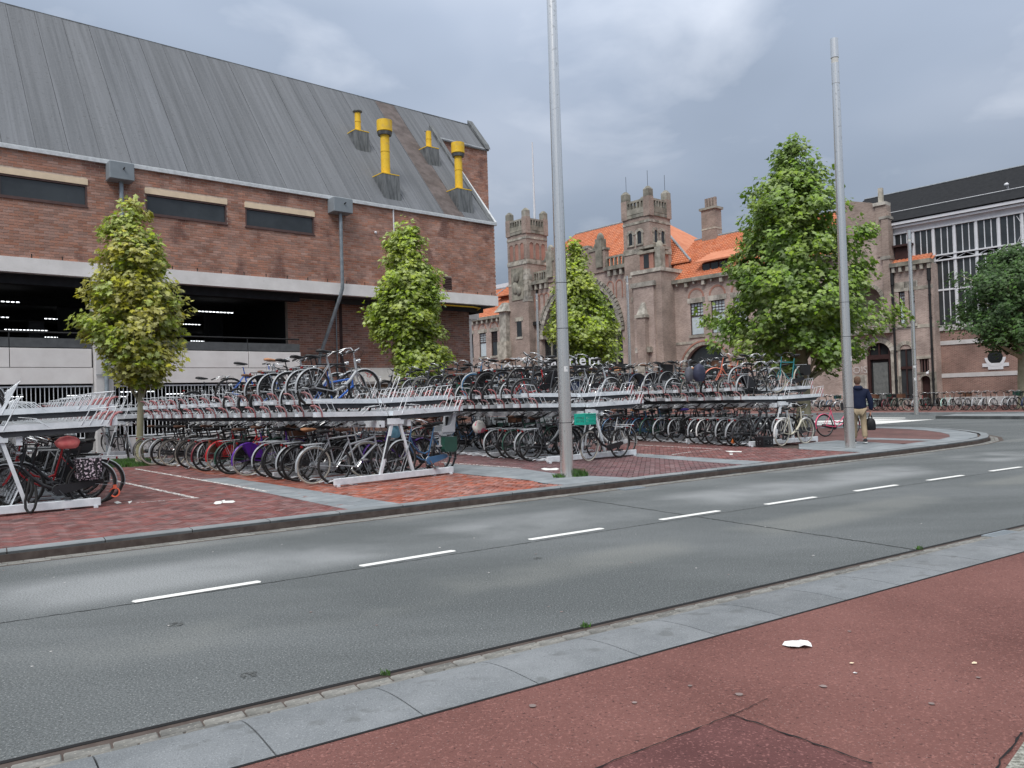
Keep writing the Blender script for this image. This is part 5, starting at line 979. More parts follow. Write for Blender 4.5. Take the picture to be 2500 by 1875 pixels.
    b = MB(); b.tube([(.62,-.27,1.12),(.56,-.30,1.10)], .015, 6); b.tube([(.70,-.285,1.04),(.58,-.255,.995)], .016, 6); b.v = []; b.f = []; b.m = []; b.sm = []
    for s in (-1, 1): b.tube([(.70,s*.285,1.04),(.58,s*.255,.995)], .0165, 6)
    done('grip_dutch', b)
    b = MB(); b.tube([(.78,-.31,1.02),(.86,-.20,1.035),(.89,-.06,1.0),(.89,.06,1.0),(.86,.20,1.035),(.78,.31,1.02)], .011, 6); b.tube([(.865,0,.98),(.895,0,1.0)], .016, 6)
    for s in (-1, 1): b.tube([(.86,s*.20,1.02),(.90,s*.27,.98)], .006, 4)
    done('handlebar_flat', b)
    b = MB()
    for s in (-1, 1): b.tube([(.84,s*.23,1.032),(.775,s*.315,1.018)], .0165, 6)
    done('grip_flat', b)
    b = MB(); b.prism([(-.05,.35),(-.03,.39),(.02,.395),(.42,.355),(.50,.33),(.525,.28),(.49,.22),(.42,.205),(0,.31),(-.04,.325)], .045, .075); done('chain_guard', b)
    b = MB()
    for s in (-1, 1): b.prism([(.05,.37)] + [(.355*math.cos(R(a)), .35+.355*math.sin(R(a))) for a in range(5, 121, 10)], s*.040-.002, s*.040+.002)
    done('skirt_guard', b)
    b = MB(); b.tube([(.44,-.06,.28),(.44,.075,.28)], .022, 6)
    b.tube([(.44,.085,.28),(.33,.09,.155)], .009, 4); b.tube([(.44,-.07,.28),(.55,-.075,.405)], .009, 4); b.box(.28,.38,.09,.18,.14,.165); b.box(.50,.60,-.165,-.075,.39,.415)
    b.tube([(.44+.085*math.cos(2*math.pi*i/14), .045, .28+.085*math.sin(2*math.pi*i/14)) for i in range(14)], .006, 4, closed=True); done('crank', b)
    b = MB()
    for s in (-1, 1):
        b.tube([(.20,s*.055,.745),(-.02,s*.06,.745),(-.22,s*.055,.74)], .0065, 4); b.tube([(.08,s*.06,.745),(.01,s*.06,.36)], .005, 4); b.tube([(-.14,s*.06,.745),(.0,s*.06,.36)], .005, 4)
    for x in (-.21,-.10,.02,.14): b.tube([(x,-.055,.745),(x,.055,.745)], .005, 4)
    b.tube([(-.22,0,.745),(.20,0,.745)], .005, 4); done('luggage_rack', b)
    b = MB(); b.box(-.25,-.228,-.032,.032,.695,.73); done('rear_light', b)
    b = MB(); b.cyl((0,0), .032, 0, .06, 10, .038); b.v = [(.93+p[2], p[1], .86+p[0]) for p in b.v]; b.tube([(.90,0,.86),(.935,0,.86)], .012, 5); done('headlight', b)
    b = MB(); b.tube([(.30,.04,.30),(.26,.14,.01)], .009, 4); done('kickstand', b)
    b = MB(); b.tube([(.80,.24,1.08),(.93,.20,1.02),(1.0,.10,.93),(.97,.02,.82),(.95,.03,.66)], .0032, 3); done('brake_cable', b)
    b = MB(); b.tube([(.80,-.24,1.08),(.95,-.20,1.06),(.98,-.08,.96),(.90,-.02,.84)], .0032, 3); done('gear_cable', b)
    b = MB(); b.prism([(-.20,.74),(.14,.74),(.15,.50),(.11,.44),(-.16,.44),(-.21,.50)], .068, .185); done('side_bag', b)
    b = MB(); b.smooth = False
    for (x0,x1,y0,y1,z0,z1) in ((.93,1.25,-.19,.19,.80,.815),(.93,.945,-.19,.19,.815,1.03),(1.235,1.25,-.19,.19,.815,1.03),(.945,1.235,-.19,-.175,.815,1.03),(.945,1.235,.175,.19,.815,1.03)): b.box(x0,x1,y0,y1,z0,z1)
    b.tube([(.93,-.2,1.03),(1.25,-.2,1.03),(1.25,.2,1.03),(.93,.2,1.03)], .012, 4, closed=True); done('crate', b)
bmesh_parts()
PAL = {}
def bp_(n, c, metal=0.0, rough=.35): PAL[n] = mat('bike_paint_'+n, c, rough, metal, var=.1, scale=9, spec=.5); return PAL[n]
for n, c in (('black',(.014,.014,.016)),('dark grey',(.05,.052,.057)),('silver',(.36,.38,.40)),('grey',(.16,.17,.18)),('navy blue',(.02,.035,.09)),('blue',(.03,.13,.50)),('steel blue',(.05,.13,.25)),('red',(.48,.02,.025)),('purple',(.10,.02,.30)),('white',(.68,.68,.67)),('cream',(.55,.52,.42)),('dark green',(.02,.07,.05)),('teal',(.03,.22,.24)),('maroon',(.15,.02,.03)),('pink',(.72,.10,.20)),('coral',(.72,.22,.14)),('mint',(.40,.62,.55))): bp_(n, c)
saddle_b = mat('saddle_black', (.018,.018,.019), .5, var=.15); saddle_br = mat('saddle_brown', (.13,.065,.04), .6, var=.2); saddle_tan = mat('saddle_tan', (.42,.20,.10), .6, var=.15)
gripm = mat('grip_black', (.02,.02,.02), .7)
bluet = mat('blue_tyre', (.10,.28,.50), .7)
lamp_w = mat('lamp_lens', (.7,.7,.68), .3)
nbike = 0
def child(mesh, name, parent, m, loc=(0,0,0), rot=(0,0,0), link='OBJECT'):
    o = bpy.data.objects.new(name, mesh); COL.objects.link(o); o.parent = parent; o.location = loc; o.rotation_euler = rot
    o.material_slots[0].link = 'OBJECT'; o.material_slots[0].material = m; return o
def bike(x, y, z, hd, style='stepthrough', col='black', label='', group=None, lean=0.0, pitch=0.0, saddle=saddle_b, tyre=rubber, fend=None, guard=True, rack=True, steer=None, saddle_dz=None, detail=1, ftyre=None, crate=None, skirt=None):
    """x,y,z = ground contact of the rear wheel; hd = heading angle of the bicycle (towards its front wheel)"""
    global nbike; nbike += 1
    M_ = PAL[col]; t = bpy.data.objects.new('bicycle', None); COL.objects.link(t); t.empty_display_size = .2
    t.location = (x, y, z); t.rotation_mode = 'XYZ'; t.rotation_euler = (lean, -pitch, hd); t['label'] = label; t['category'] = 'bicycle'
    if group: t['group'] = group
    sport = style == 'sport'; fm = fend or M_
    child(BM['frame_'+style], 'frame', t, M_)
    st = rnd.gauss(0, .12) if steer is None else steer
    def steered(n, nm, m, parent=t):
        # turn the front about the steering axis through (0.9,0)
        o = child(BM[n], nm, parent, m)
        if parent is t: px = .905; o.rotation_euler = (0,0,st); o.location = (px-px*math.cos(st), -px*math.sin(st), 0)
        return o
    steered('fork', 'fork', chrome if (rnd.random() < .15) else M_)
    wr = child(BM['wheel'], 'wheel', t, spokem, (0,0,.35), (0, rnd.random()*6, 0)); child(BM['tyre'], 'tyre', wr, tyre)
    fx, fy = .905+(1.10-.905)*math.cos(st), (1.10-.905)*math.sin(st)
    wf = child(BM['wheel'], 'wheel', t, spokem, (fx, fy, .35), (0, rnd.random()*6, st)); wf.rotation_mode = 'YXZ' if False else 'XYZ'; child(BM['tyre'], 'tyre', wf, ftyre or tyre)
    sd_ = child(BM['saddle'], 'saddle', t, saddle, (0,0,rnd.uniform(-.03,.05) if saddle_dz is None else saddle_dz))
    hb = steered('handlebar_flat' if sport else 'handlebar_dutch', 'handlebar', chrome if not sport and rnd.random() < .55 else (PAL['black'] if rnd.random() < .6 else chrome))
    child(BM['grip_flat' if sport else 'grip_dutch'], 'grip', hb, gripm)
    child(BM['crank'], 'crank', t, chrome if rnd.random() < .5 else PAL['dark grey'])
    if not sport:
        child(BM['mudguard_rear'], 'mudguard', t, fm); steered('mudguard_front', 'mudguard', fm)
        if rack: child(BM['luggage_rack'], 'luggage_rack', t, PAL['black'] if rnd.random() < .6 and fend is None else (PAL['silver'] if fend is None else fm))
        if guard: child(BM['chain_guard'], 'chain_guard', t, PAL['black'] if rnd.random() < .7 else M_)
        if skirt or (style == 'stepthrough' and rnd.random() < .4): child(BM['skirt_guard'], 'skirt_guard', t, skirt or PAL['black'])
        if detail: child(BM['rear_light'], 'rear_light', t, redlamp); steered('headlight', 'headlight', chrome)
    if detail: steered('brake_cable', 'brake_cable', gripm); steered('gear_cable', 'gear_cable', gripm)
    if rnd.random() < .10 and not sport and detail and rack: child(BM['side_bag'], 'side_bag', t, rnd.choice([gripm, PAL['dark grey'], PAL['navy blue'], saddle_br, PAL['dark green']]))
    if crate is None and detail and not sport and rnd.random() < .09: crate = rnd.choice([PAL['black'], PAL['black'], saddle_br, PAL['dark grey']])
    if crate: steered('crate', 'front_crate', crate)
    return t
# ---- two-tier racks
PZ = .12
ug = {}
def rack_meshes():
    b = MB(); b.box(.0,1.70,-.075,-.068,0,.088); b.box(.0,1.70,.068,.075,0,.088); b.box(.0,1.70,-.068,.068,0,.008); b.box(1.68,1.70,-.068,.068,.008,.05); ug['tray'] = b.fix(b.mesh('tray', galv))
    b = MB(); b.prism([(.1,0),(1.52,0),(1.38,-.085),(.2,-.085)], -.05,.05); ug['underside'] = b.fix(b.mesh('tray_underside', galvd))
    b = MB(); y = -.078
    for x in (1.20,1.31,1.47,1.56): b.tube([(x,y,.03),(x+.13,y,.27)], .0068, 4)
    b.tube([(1.33,y,.27),(1.46,y,.28),(1.72,y,.295)], .0068, 4); ug['guard'] = b.fix(b.mesh('wheel_guard', wire))
    b = MB()
    for s in (-1, 1):
        y = s*.078
        b.tube([(.20,y,.02),(.42,y*.8,.47),(.45,y*.5,.50)], .007, 4); b.tube([(.40,y,.20),(.62,y,.17),(.78,y,.03)], .0042, 4)
    b.tube([(.46,-.045,.54),(.46,.045,.54)], .0065, 4); ug['hoop'] = b.fix(b.mesh('wheel_hoop', wire))
    b = MB(); p = [(1.60,-.08,.0),(1.615,-.09,.09),(1.66,-.082,.165),(1.73,-.05,.205),(1.775,0,.20),(1.73,.05,.205),(1.66,.082,.165),(1.615,.09,.09),(1.60,.08,.0)]; b.tube(p, .0145, 7); ug['handle'] = b.fix(b.mesh('handle', pinkr))
    b = MB(); b.box(.08,1.15,-.045,-.038,0,.035); b.box(.08,1.15,.038,.045,0,.035); b.box(.08,1.15,-.038,.038,0,.006)
    b.tube([(1.10,-.04,.03),(1.22,-.05,.05),(1.30,-.03,.03),(1.30,.03,.03),(1.22,.05,.05),(1.10,.04,.03)], .009, 5)
    b.tube([(.16,-.045,.03),(.30,-.045,.36),(.30,.045,.36),(.16,.045,.03)], .006, 4); ug['channel'] = b.fix(b.mesh('wheel_channel', galv))
rack_meshes()
def rack(cx, cy, az, length, label, sides=(-1, 1), lowsides=(-1, 1), near=True, skip=()):
    T = (math.sin(R(az)), math.cos(R(az))); rz = math.atan2(T[1], T[0])
    t = thing('bicycle_rack', label, 'bicycle rack', (cx, cy, PZ), rz, 'two-tier bicycle racks')
    ys = [0.0]; 
    while ys[-1]+2.4 < length+.2: ys.append(ys[-1]+2.4)
    for i, y in enumerate(ys):
        obj('base_beam', bevel_box('base_beam', -1.35,1.35,y-.03,y+.03,.03,.15, galv, .006), t)
        for x in (-1.28,1.28): b = MB(); b.box(x-.03,x+.03,y-.05,y+.05,0,.03); b.build('foot', galv, t)
        for s in (-1, 1):
            b = MB(); b.prism([(s*.40,.13),(s*.345,.13),(s*.05,1.12),(s*.105,1.12)], y-.025, y+.025); b.build('a_frame_leg', galv, t)
            if i == 0 and s == -1: b = MB(); b.prism([(s*.312,.43),(s*.248,.43),(s*.125,.85),(s*.189,.85)], y-.029, y-.0255); b.build('dark_sleeve', galvd, t)
        b = MB(); b.box(-.16,.16,y-.045,y+.045,1.07,1.18); b.build('head_plate', galv, t)
    for s in (-1, 1): b = MB(); b.box(s*.30-.04,s*.30+.04,-.02,length,1.02,1.14); b.build('crossbeam', galv, t)
    b = MB(); b.box(-.05,.05,-.02,length,1.18,1.24); b.build('spine', galvd, t)
    n = int(length/.34)
    for s in sides:
        for k in range(n):
            if (s, k) in skip: continue
            y = .0+k*.34+(.17 if s < 0 else .0); zl = 1.23 if k % 2 == 0 else 1.47
            ry = -R(1.3)
            tr = obj('tray', ug['tray'], t, (s*-.10, y, zl+rnd.gauss(0,.004)), (0, ry, 0 if s > 0 else math.pi)); tr.rotation_euler = (0, ry, 0) if s > 0 else (0, ry, math.pi)
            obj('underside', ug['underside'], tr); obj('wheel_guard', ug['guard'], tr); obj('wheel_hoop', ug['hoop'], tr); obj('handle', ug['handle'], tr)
    for s in lowsides:
        for k in range(int(length/.36)): obj('wheel_channel', ug['channel'], t, (0, .12+k*.36+(.18 if s < 0 else 0), .012+(.0 if k % 2 else .03)), (0,0,0 if s > 0 else math.pi))
    for s in lowsides: b = MB(); b.box(s*.9-.03,s*.9+.03,0,length,0,.03); b.build('ground_rail', galv, t)
    return T, rz
POS = dict(r1=(-7.55,11.2,55), r2=(-2.24,14.66,47), r3=(1.85,18.05,56), r4=(7.40,21.07,60))
rack(*POS['r1'], 8.2, 'mostly empty grey two-tier rack cut off by the picture edge', sides=(1,-1), lowsides=(1,))
rack(*POS['r2'], 9.6, 'grey two-tier rack between the leftmost rack and the sticker-bearing steel lamp post')
rack(*POS['r3'], 9.6, 'grey two-tier rack directly behind the nearest steel lamp post')
rack(*POS['r4'], 9.6, 'grey two-tier rack nearest to the man with the bag')
rack(-11.9, 23.3, 47, 3.4, 'short empty grey rack between the yellowing maple and the garage', lowsides=())
styles = ['stepthrough','stepthrough','city','roadster','roadster','city']
cols = ['black']*11+['dark grey']*3+['silver','grey','navy blue','maroon','dark green','steel blue','black','black','black']
used_labels = set()
SN = {'stepthrough':'step-through','city':'city','roadster':'roadster','sport':'sports'}
def describe(col, style, sad, where):
    w = f"{col} {SN[style]} bicycle" + (' with brown saddle' if sad is saddle_br else (' with tan saddle' if sad is saddle_tan else ''))
    return f"{w}, {where}"
def rb(key, side, tier, k, order, nm, over=None, rack_label='', rev=False):
    cx, cy, az = POS[key]; T = Vector((math.sin(R(az)), math.cos(R(az)))); N_ = Vector((-math.cos(R(az)), math.sin(R(az))))
    o = dict(style=rnd.choice(styles), col=rnd.choice(cols)); r_ = rnd.random()
    o['saddle'] = saddle_br if r_ < .12 else (saddle_tan if r_ < .17 else saddle_b)
    if rnd.random() < .13: o['fend'] = PAL['silver']
    if rnd.random() < .07: o['tyre'] = tyrew
    if over: o.update(over)
    if tier == 'low':
        y = .12+k*.36+(.18 if side < 0 else 0); xr = 1.17+rnd.uniform(-.10,.15)+(.10 if k % 2 else 0); z = PZ+.02; pit = R(rnd.uniform(0,2.5))
        lean = rnd.gauss(0, R(3.6))
    else:
        y = k*.34+(.17 if side < 0 else 0); xr = (1.50 if (key, side, k) == ('r2', -1, 1) else 1.24)+rnd.uniform(-.06,.08); z = PZ+(1.23 if k % 2 == 0 else 1.47)-.02; pit = -R(1.3)+R(rnd.gauss(0,.6)); lean = rnd.gauss(0, R(2.8))
    P = Vector((cx, cy)) + T*(side*xr) + N_*y; hd = math.atan2(-side*T.y, -side*T.x) + rnd.gauss(0, R(2.6))
    if rev: P = Vector((cx, cy)) + T*(side*(xr-1.10)) + N_*y; hd += math.pi; pit = -pit
    where = f"{ordn[order]} from road, {nm}"
    return bike(P.x, P.y, z, hd, label=describe(o['col'], o['style'], o['saddle'], where), group=rack_label, lean=lean, pitch=pit, **o)
def row(key, side, tier, ks, nm, grp, overs={}, p=1.0, revp=0.0):
    order = 0
    for k in ks:
        if k not in overs and rnd.random() > p: continue
        order += 1; rb(key, side, tier, k, order, nm, overs.get(k), grp, rev=rnd.random() < revp)
silv = PAL['silver']
row('r1', 1, 'low', range(0, 20), 'ground row, leftmost rack', 'bicycles in the ground row of the leftmost rack', {0: dict(style='city', col='black', saddle=saddle_b, fend=PAL['silver']), 1: dict(style='city', col='black'), 2: dict(style='stepthrough', col='red', fend=PAL['black']), 4: dict(style='city', col='silver'), 3: dict(style='stepthrough', col='black')}, .85)
row('r1', -1, 'up', (6, 8, 13), 'upper row, leftmost rack', 'bicycles in the upper row of the leftmost rack', {6: dict(style='stepthrough', col='black', tyre=rubber)}, 1)
row('r2', -1, 'low', range(0, 28), 'facing ground row, second rack', 'bicycles in the facing ground row of the second rack', {
    0: dict(style='sport', col='silver', tyre=rubber), 1: dict(style='roadster', col='silver', fend=silv), 2: dict(style='sport', col='black'), 3: dict(style='roadster', col='black', fend=None, saddle=saddle_tan), 4: dict(style='city', col='black', fend=silv), 6: dict(style='stepthrough', col='silver', fend=silv), 7: dict(style='city', col='grey', fend=silv),
    9: dict(style='stepthrough', col='purple', skirt=PAL['purple'], fend=None, saddle=saddle_br, tyre=tyrew), 11: dict(style='roadster', col='dark green', fend=None, saddle=saddle_br), 14: dict(style='stepthrough', col='red', skirt=PAL['red'], fend=None), 16: dict(style='roadster', col='black'), 17: dict(style='stepthrough', col='black', saddle=saddle_br), 19: dict(style='sport', col='black'), 22: dict(style='roadster', col='black', tyre=tyrew), 25: dict(style='stepthrough', col='white', tyre=tyrew), 27: dict(style='roadster', col='black', tyre=tyrew)}, .52)
row('r2', 1, 'low', range(0, 22), 'far ground row, second rack', 'bicycles in the far ground row of the second rack', {0: dict(style='stepthrough', col='steel blue', fend=silv, saddle=saddle_b), 1: dict(style='city', col='black', fend=silv), 2: dict(style='roadster', col='purple')}, .8)
row('r2', -1, 'up', (1, 2, 3, 4, 5, 7, 8, 9, 10, 12, 13, 20), 'facing upper row, second rack', 'bicycles in the facing upper row of the second rack', {1: dict(style='city', col='silver', fend=silv, saddle=saddle_b), 2: dict(style='sport', col='blue'), 3: dict(style='roadster', col='black', fend=silv, saddle=saddle_b), 4: dict(style='city', col='black', fend=silv, saddle=saddle_b), 5: dict(style='city', col='silver'), 9: dict(style='stepthrough', col='silver', saddle=saddle_tan), 12: dict(style='sport', col='blue'), 13: dict(style='sport', col='blue')}, 1)
row('r2', 1, 'up', (12, 17), 'far upper row, second rack', 'bicycles in the far upper row of the second rack', {}, 1)
row('r3', -1, 'low', range(0, 26), 'facing ground row, third rack', 'bicycles in the facing ground row of the third rack', {2: dict(style='city', col='silver', fend=silv), 4: dict(style='roadster', col='black', fend=None), 5: dict(style='city', col='black', fend=silv)}, .62)
row('r3', 1, 'low', range(0, 24), 'far ground row, third rack', 'bicycles in the far ground row of the third rack', {0: dict(style='city', col='white', fend=PAL['white'])}, .55)
row('r3', -1, 'up', range(2, 28), 'facing upper row, third rack', 'bicycles in the facing upper row of the third rack', {4: dict(style='stepthrough', col='red', fend=silv), 6: dict(style='roadster', col='black', ftyre=bluet), 9: dict(style='city', col='steel blue', ftyre=bluet), 12: dict(style='roadster', col='black', saddle=saddle_br)}, .68, .35)
row('r3', 1, 'up', range(1, 27), 'far upper row, third rack', 'bicycles in the far upper row of the third rack', {2: dict(style='city', col='silver', fend=silv), 3: dict(style='city', col='black')}, .50, .2)
row('r4', -1, 'low', range(0, 26), 'facing ground row, fourth rack', 'bicycles in the facing ground row of the fourth rack', {1: dict(style='city', col='grey', fend=silv), 2: dict(style='stepthrough', col='silver', fend=silv), 4: dict(style='roadster', col='white', fend=PAL['white']), 5: dict(style='roadster', col='black', fend=silv), 7: dict(style='city', col='black', fend=silv), 9: dict(style='stepthrough', col='black', fend=silv)}, .66)
row('r4', 1, 'low', range(0, 24), 'far ground row, fourth rack', 'bicycles in the far ground row of the fourth rack', {0: dict(style='roadster', col='black', fend=silv)}, .6)
row('r4', -1, 'up', range(0, 28), 'facing upper row, fourth rack', 'bicycles in the facing upper row of the fourth rack', {0: dict(style='stepthrough', col='black', fend=silv), 3: dict(style='stepthrough', col='coral', fend=None), 5: dict(style='sport', col='grey'), 6: dict(style='roadster', col='black')}, .70, .15)
row('r4', 1, 'up', range(1, 27), 'far upper row, fourth rack', 'bicycles in the far upper row of the fourth rack', {1: dict(style='roadster', col='teal', fend=silv)}, .42, .1)
def free(p, q, **k):
    hd = math.atan2(q[1]-p[1], q[0]-p[0]); return bike(p[0], p[1], k.pop('z', PZ+.0), hd, **k)
free((2.50,18.32), (1.63,17.53), style='city', col='black', ftyre=tyrew, label='black bicycle with a teal plastic crate on its front', lean=R(-4), steer=.1)
free((7.11,20.46), (7.84,21.02), style='city', col='cream', fend=PAL['white'], tyre=tyrew, label='cream bicycle with pale tyres parked against the beam of the fourth rack', lean=R(3), saddle=saddle_b)
free((9.67,23.87), (10.61,24.25), style='stepthrough', col='pink', label='pink bicycle standing free on the paving behind the man', lean=R(-5), rack=False)
free((-14.2,26.9), (-13.4,26.3), style='roadster', col='black', label='black bicycle leaning on the concrete column under the downpipe', lean=R(6))
free((-12.1,24.1), (-11.6,23.2), style='stepthrough', col='black', label='black bicycle on the grass beside the yellowing maple', lean=R(4))
# ---- station row
a, c = Vector((28.6, 40.8)), Vector((16.9, 59.6)); d = (c-a).normalized(); nn = Vector((d.y, -d.x)); nn = nn if nn.y > 0 else -nn
L_ = (c-a).length; s = 0.0; i = 0; scol = ['black','black','silver','white','red','mint','navy blue','grey','white','maroon','black','pink','steel blue','dark green','black','dark grey']
while s < L_:
    p = a+d*s; hd = math.atan2(nn.y, nn.x)+rnd.gauss(0, .14)
    if rnd.random() < .5: hd += math.pi; p = p+nn*1.1
    col = 'white' if i == 8 else rnd.choice(scol); i += 1; stl = rnd.choice(styles)
    bike(p.x, p.y, .10, hd, style=stl, col=col, tyre=tyrew if rnd.random() < .25 else rubber, fend=PAL['silver'] if rnd.random() < .3 else None, label=f"{col} {SN[stl]} bicycle, {ordn[i]} from the clipped tree in the station row", group='bicycles parked in a row before the station', lean=rnd.gauss(0, R(4)), detail=0, crate=rnd.choice([None]*7+[PAL['black'], PAL['dark green'], saddle_br]))
    s += rnd.uniform(.34, .62)
print('bikes', nbike)
# ================================================================== things on and around the bicycles
def bag(name, label, cat, loc, size, m, rz=0, puff=.3, seed=1, squash=1):
    rr = random.Random(seed); b = MB(); sx, sy, sz = size; rings = []; n = 14; ph = [rr.random()*6 for _ in range(4)]
    for i in range(9):
        t = i/8; q = (math.sin(math.pi*min(1, .12+t*.88)))**puff
        rings.append([(sx/2*q*math.copysign(abs(math.cos(2*math.pi*k/n))**.6, math.cos(2*math.pi*k/n))*(1+.06*math.sin(3*k+ph[0]+i)), sy/2*q*math.copysign(abs(math.sin(2*math.pi*k/n))**.6, math.sin(2*math.pi*k/n))*(1+.06*math.sin(2*k+ph[1]+i*1.3)), sz*t) for k in range(n)])
    b.loft(rings); o = b.build(name, m); o.location = loc; o.rotation_euler = (0,0,rz); tag(o, label, cat); return o
def rpt(key, u, y, z): cx, cy, az = POS[key]; return (cx+math.sin(R(az))*u-math.cos(R(az))*y, cy+math.cos(R(az))*u+math.sin(R(az))*y, z)
def rang(key): az = POS[key][2]; return math.atan2(math.cos(R(az)), math.sin(R(az)))
flor = mat('floral_fabric', (.018,.016,.02), .8, scale=34, col2=(.62,.52,.58), lo=.53, hi=.57)
for s in (-1, 1):
    b = MB(); o = obj('pannier_bag', bevel_box('pannier_bag', -.17,.17,-.065,.065,-.30,.02, flor, .03, 2), None, rpt('r1', 1.20, .12+s*.13, PZ+.74), (0,0,rang('r1')))
    b = MB(); b.box(-.175,.175,-.07,.07,-.02,.028); b.build('lid', flor, o); b = MB(); [b.box(x-.012,x+.012,-.0735,-.0655,-.22,.0) for x in (-.09,.09)]; b.build('strap', gripm, o)
    tag(o, 'floral black and white pannier on the side of the nearest bicycle' if s < 0 else 'second floral pannier on the hidden side of the nearest bicycle', 'pannier')
bag('saddle_cover', 'crumpled coral red cover over a saddle in the leftmost rack', 'saddle cover', rpt('r1', .93, .12, PZ+.93), (.34,.22,.20), mat('red_cover', (.62,.12,.12), .7, scale=8, col2=(.72,.22,.20)), rang('r1'), .5, 3)
def child_seat(loc, rz, m, label):
    t = thing('child_seat', label, 'child seat', loc, rz); b = MB(); b.prism([(-.15,0),(.16,.0),(.20,.06),(-.10,.07),(-.20,.42),(-.28,.42),(-.22,.05)], -.15,.15); b.build('shell', m, t)
    for s in (-1, 1): b = MB(); b.prism([(-.22,.05),(.10,.05),(.08,.16),(-.12,.20),(-.24,.38)], s*.15-.015, s*.15+.015); b.build('side_wing', m, t)
    for s in (-1, 1): b = MB(); b.tube([(.12,s*.10,.0),(.14,s*.12,-.20)], .02, 5); b.box(.08,.22,s*.12-.04,s*.12+.04,-.23,-.2); b.build('footrest', m, t)
    b = MB(); b.box(-.17,-.13,-.03,.03,.10,.36); b.build('belt', gripm, t); return t
child_seat(rpt('r1', 1.15, 1.2, PZ+.80), rang('r1')+math.pi, PAL['black'], 'black child seat behind the coral saddle cover')
child_seat(rpt('r2', 1.20, .14, PZ+.80), rang('r2')+math.pi, mat('grey_shell', (.34,.35,.37), .6), 'light grey child seat on the steel blue bicycle')
tealm = mat('teal_crate', (.02,.36,.27), .5, var=.1)
def crate(loc, rz, label, m, sx=.40, sy=.32, sz=.24):
    t = thing('crate', label, 'crate', loc, rz); b = MB(); b.box(-sx/2,sx/2,-sy/2,sy/2,0,.012); b.build('base', m, t)
    for (ax, s) in (('x',-1),('x',1),('y',-1),('y',1)):
        w = sx if ax == 'x' else sy; hs = []; n = 7
        for k in range(n): hs += [(-w/2+.04+k*(w-.08)/n+.006, -w/2+.04+(k+1)*(w-.08)/n-.006, .05, .10), (-w/2+.04+k*(w-.08)/n+.006, -w/2+.04+(k+1)*(w-.08)/n-.006, .12, .18)]
        b = MB(); wall_holes(b, -w/2, w/2, .012, sz, -.006, .006, hs)
        if ax == 'x': b.v = [(p[0], p[1]+s*(sy/2-.006), p[2]) for p in b.v]
        else: b.v = [(p[1]+s*(sx/2-.006), p[0]*.96, p[2]) for p in b.v]
        b.build('side', m, t)
    b = MB(); b.tube([(-sx/2,-sy/2,sz),(sx/2,-sy/2,sz),(sx/2,sy/2,sz),(-sx/2,sy/2,sz)], .012, 4, closed=True); b.build('rim', m, t); return t
crate((1.64,17.53,PZ+.84), math.atan2(-.79,-.87)+.1, 'teal plastic crate on the front of the black bicycle behind the lamp post', tealm)
crate((6.60,20.30,PZ+.01), .5, 'empty black basket lying on the paving before the fourth rack', PAL['black'], .36,.28,.26)
def lock(loc, label, m, rz=0, r_=.07):
    b = MB(); 
    for k in range(3): b.tube([(r_*(1-.08*k)*math.cos(t*.45), .012*k+.008*math.sin(t), r_*math.sin(t*.45)) for t in range(14)], .010, 5, closed=True)
    b.box(-.02,.03,-.02,.02,r_-.01,r_+.05); o = b.build('cable_lock', m); o.location = loc; o.rotation_euler = (0,0,rz); tag(o, label, 'lock')
lock(rpt('r1', 1.56, .1, PZ+.20), 'orange-red cable lock looped on the rear wheel with the floral panniers', mat('red_lock', (.75,.14,.07), .5), .3)
lock((6.06,21.25,PZ+.09), 'bright orange lock lying under a ground row of bicycles', mat('orange_lock', (.9,.22,.03), .5), 1.0, .085)
b = MB(); b.tube([(.0,0,.52),(.0,-.03,.42),(-.015,-.05,.30),(-.03,-.07,.18),(-.02,-.08,.08),(.02,-.085,.02),(.07,-.08,.02),(.10,-.06,.08),(.11,-.03,.18),(.09,.0,.30),(.06,.02,.40)], .019, 7); o = b.build('chain_lock', gripm); o.location = rpt('r1', .42, -.06, PZ+.02); tag(o, 'black fabric covered chain hanging from the beam of the leftmost rack', 'lock')
bag('shopping_bag', 'white and pink carrier bag on a ground row bicycle of the third rack', 'bag', rpt('r3', -1.15, 3.2, PZ+.62), (.34,.24,.34), mat('pink_bag', (.75,.72,.66), .7, scale=5, col2=(.75,.20,.28), lo=.52, hi=.56), rang('r3'), .5, 5)
bag('pannier_bag', 'tall navy pannier standing on the fourth rack upper row', 'pannier', rpt('r4', -1.75, 1.35, PZ+1.80), (.34,.26,.50), mat('navy_bag', (.045,.05,.085), .6, var=.25), rang('r4'), .45, 7)
bag('pannier_bag', 'grey pannier beside the tall navy one on the fourth rack', 'pannier', rpt('r4', -1.75, 1.75, PZ+1.82), (.22,.20,.42), mat('grey_bag', (.12,.125,.15), .7, var=.25), rang('r4'), .45, 8)
bag('windscreen_bag', 'black and pale blue bag in the upper row of the third rack', 'bag', rpt('r3', 1.25, 2.6, PZ+1.80), (.36,.20,.55), mat('twotone_bag', (.04,.04,.06), .5, scale=2, col2=(.35,.40,.60), lo=.55, hi=.6), rang('r3'), .4, 9)
bag('saddle_cover', 'light grey plastic bag over a saddle of the fourth rack ground row', 'bag', rpt('r4', -1.0, 8.9, PZ+.92), (.30,.26,.24), mat('grey_plastic', (.5,.51,.53), .5), 0, .5, 10)
bag('saddle_cover', 'violet saddle cover on a ground row bicycle of the fourth rack', 'saddle cover', rpt('r4', -.93, 2.9, PZ+.96), (.32,.20,.08), mat('violet_cover', (.09,.06,.33), .6), rang('r4'), .5, 11)
bag('shopping_bag', 'light blue plastic bag behind the upright of the second rack', 'bag', rpt('r2', .35, .55, PZ+.78), (.26,.24,.30), mat('blue_bag', (.20,.45,.60), .6), 0, .5, 12)
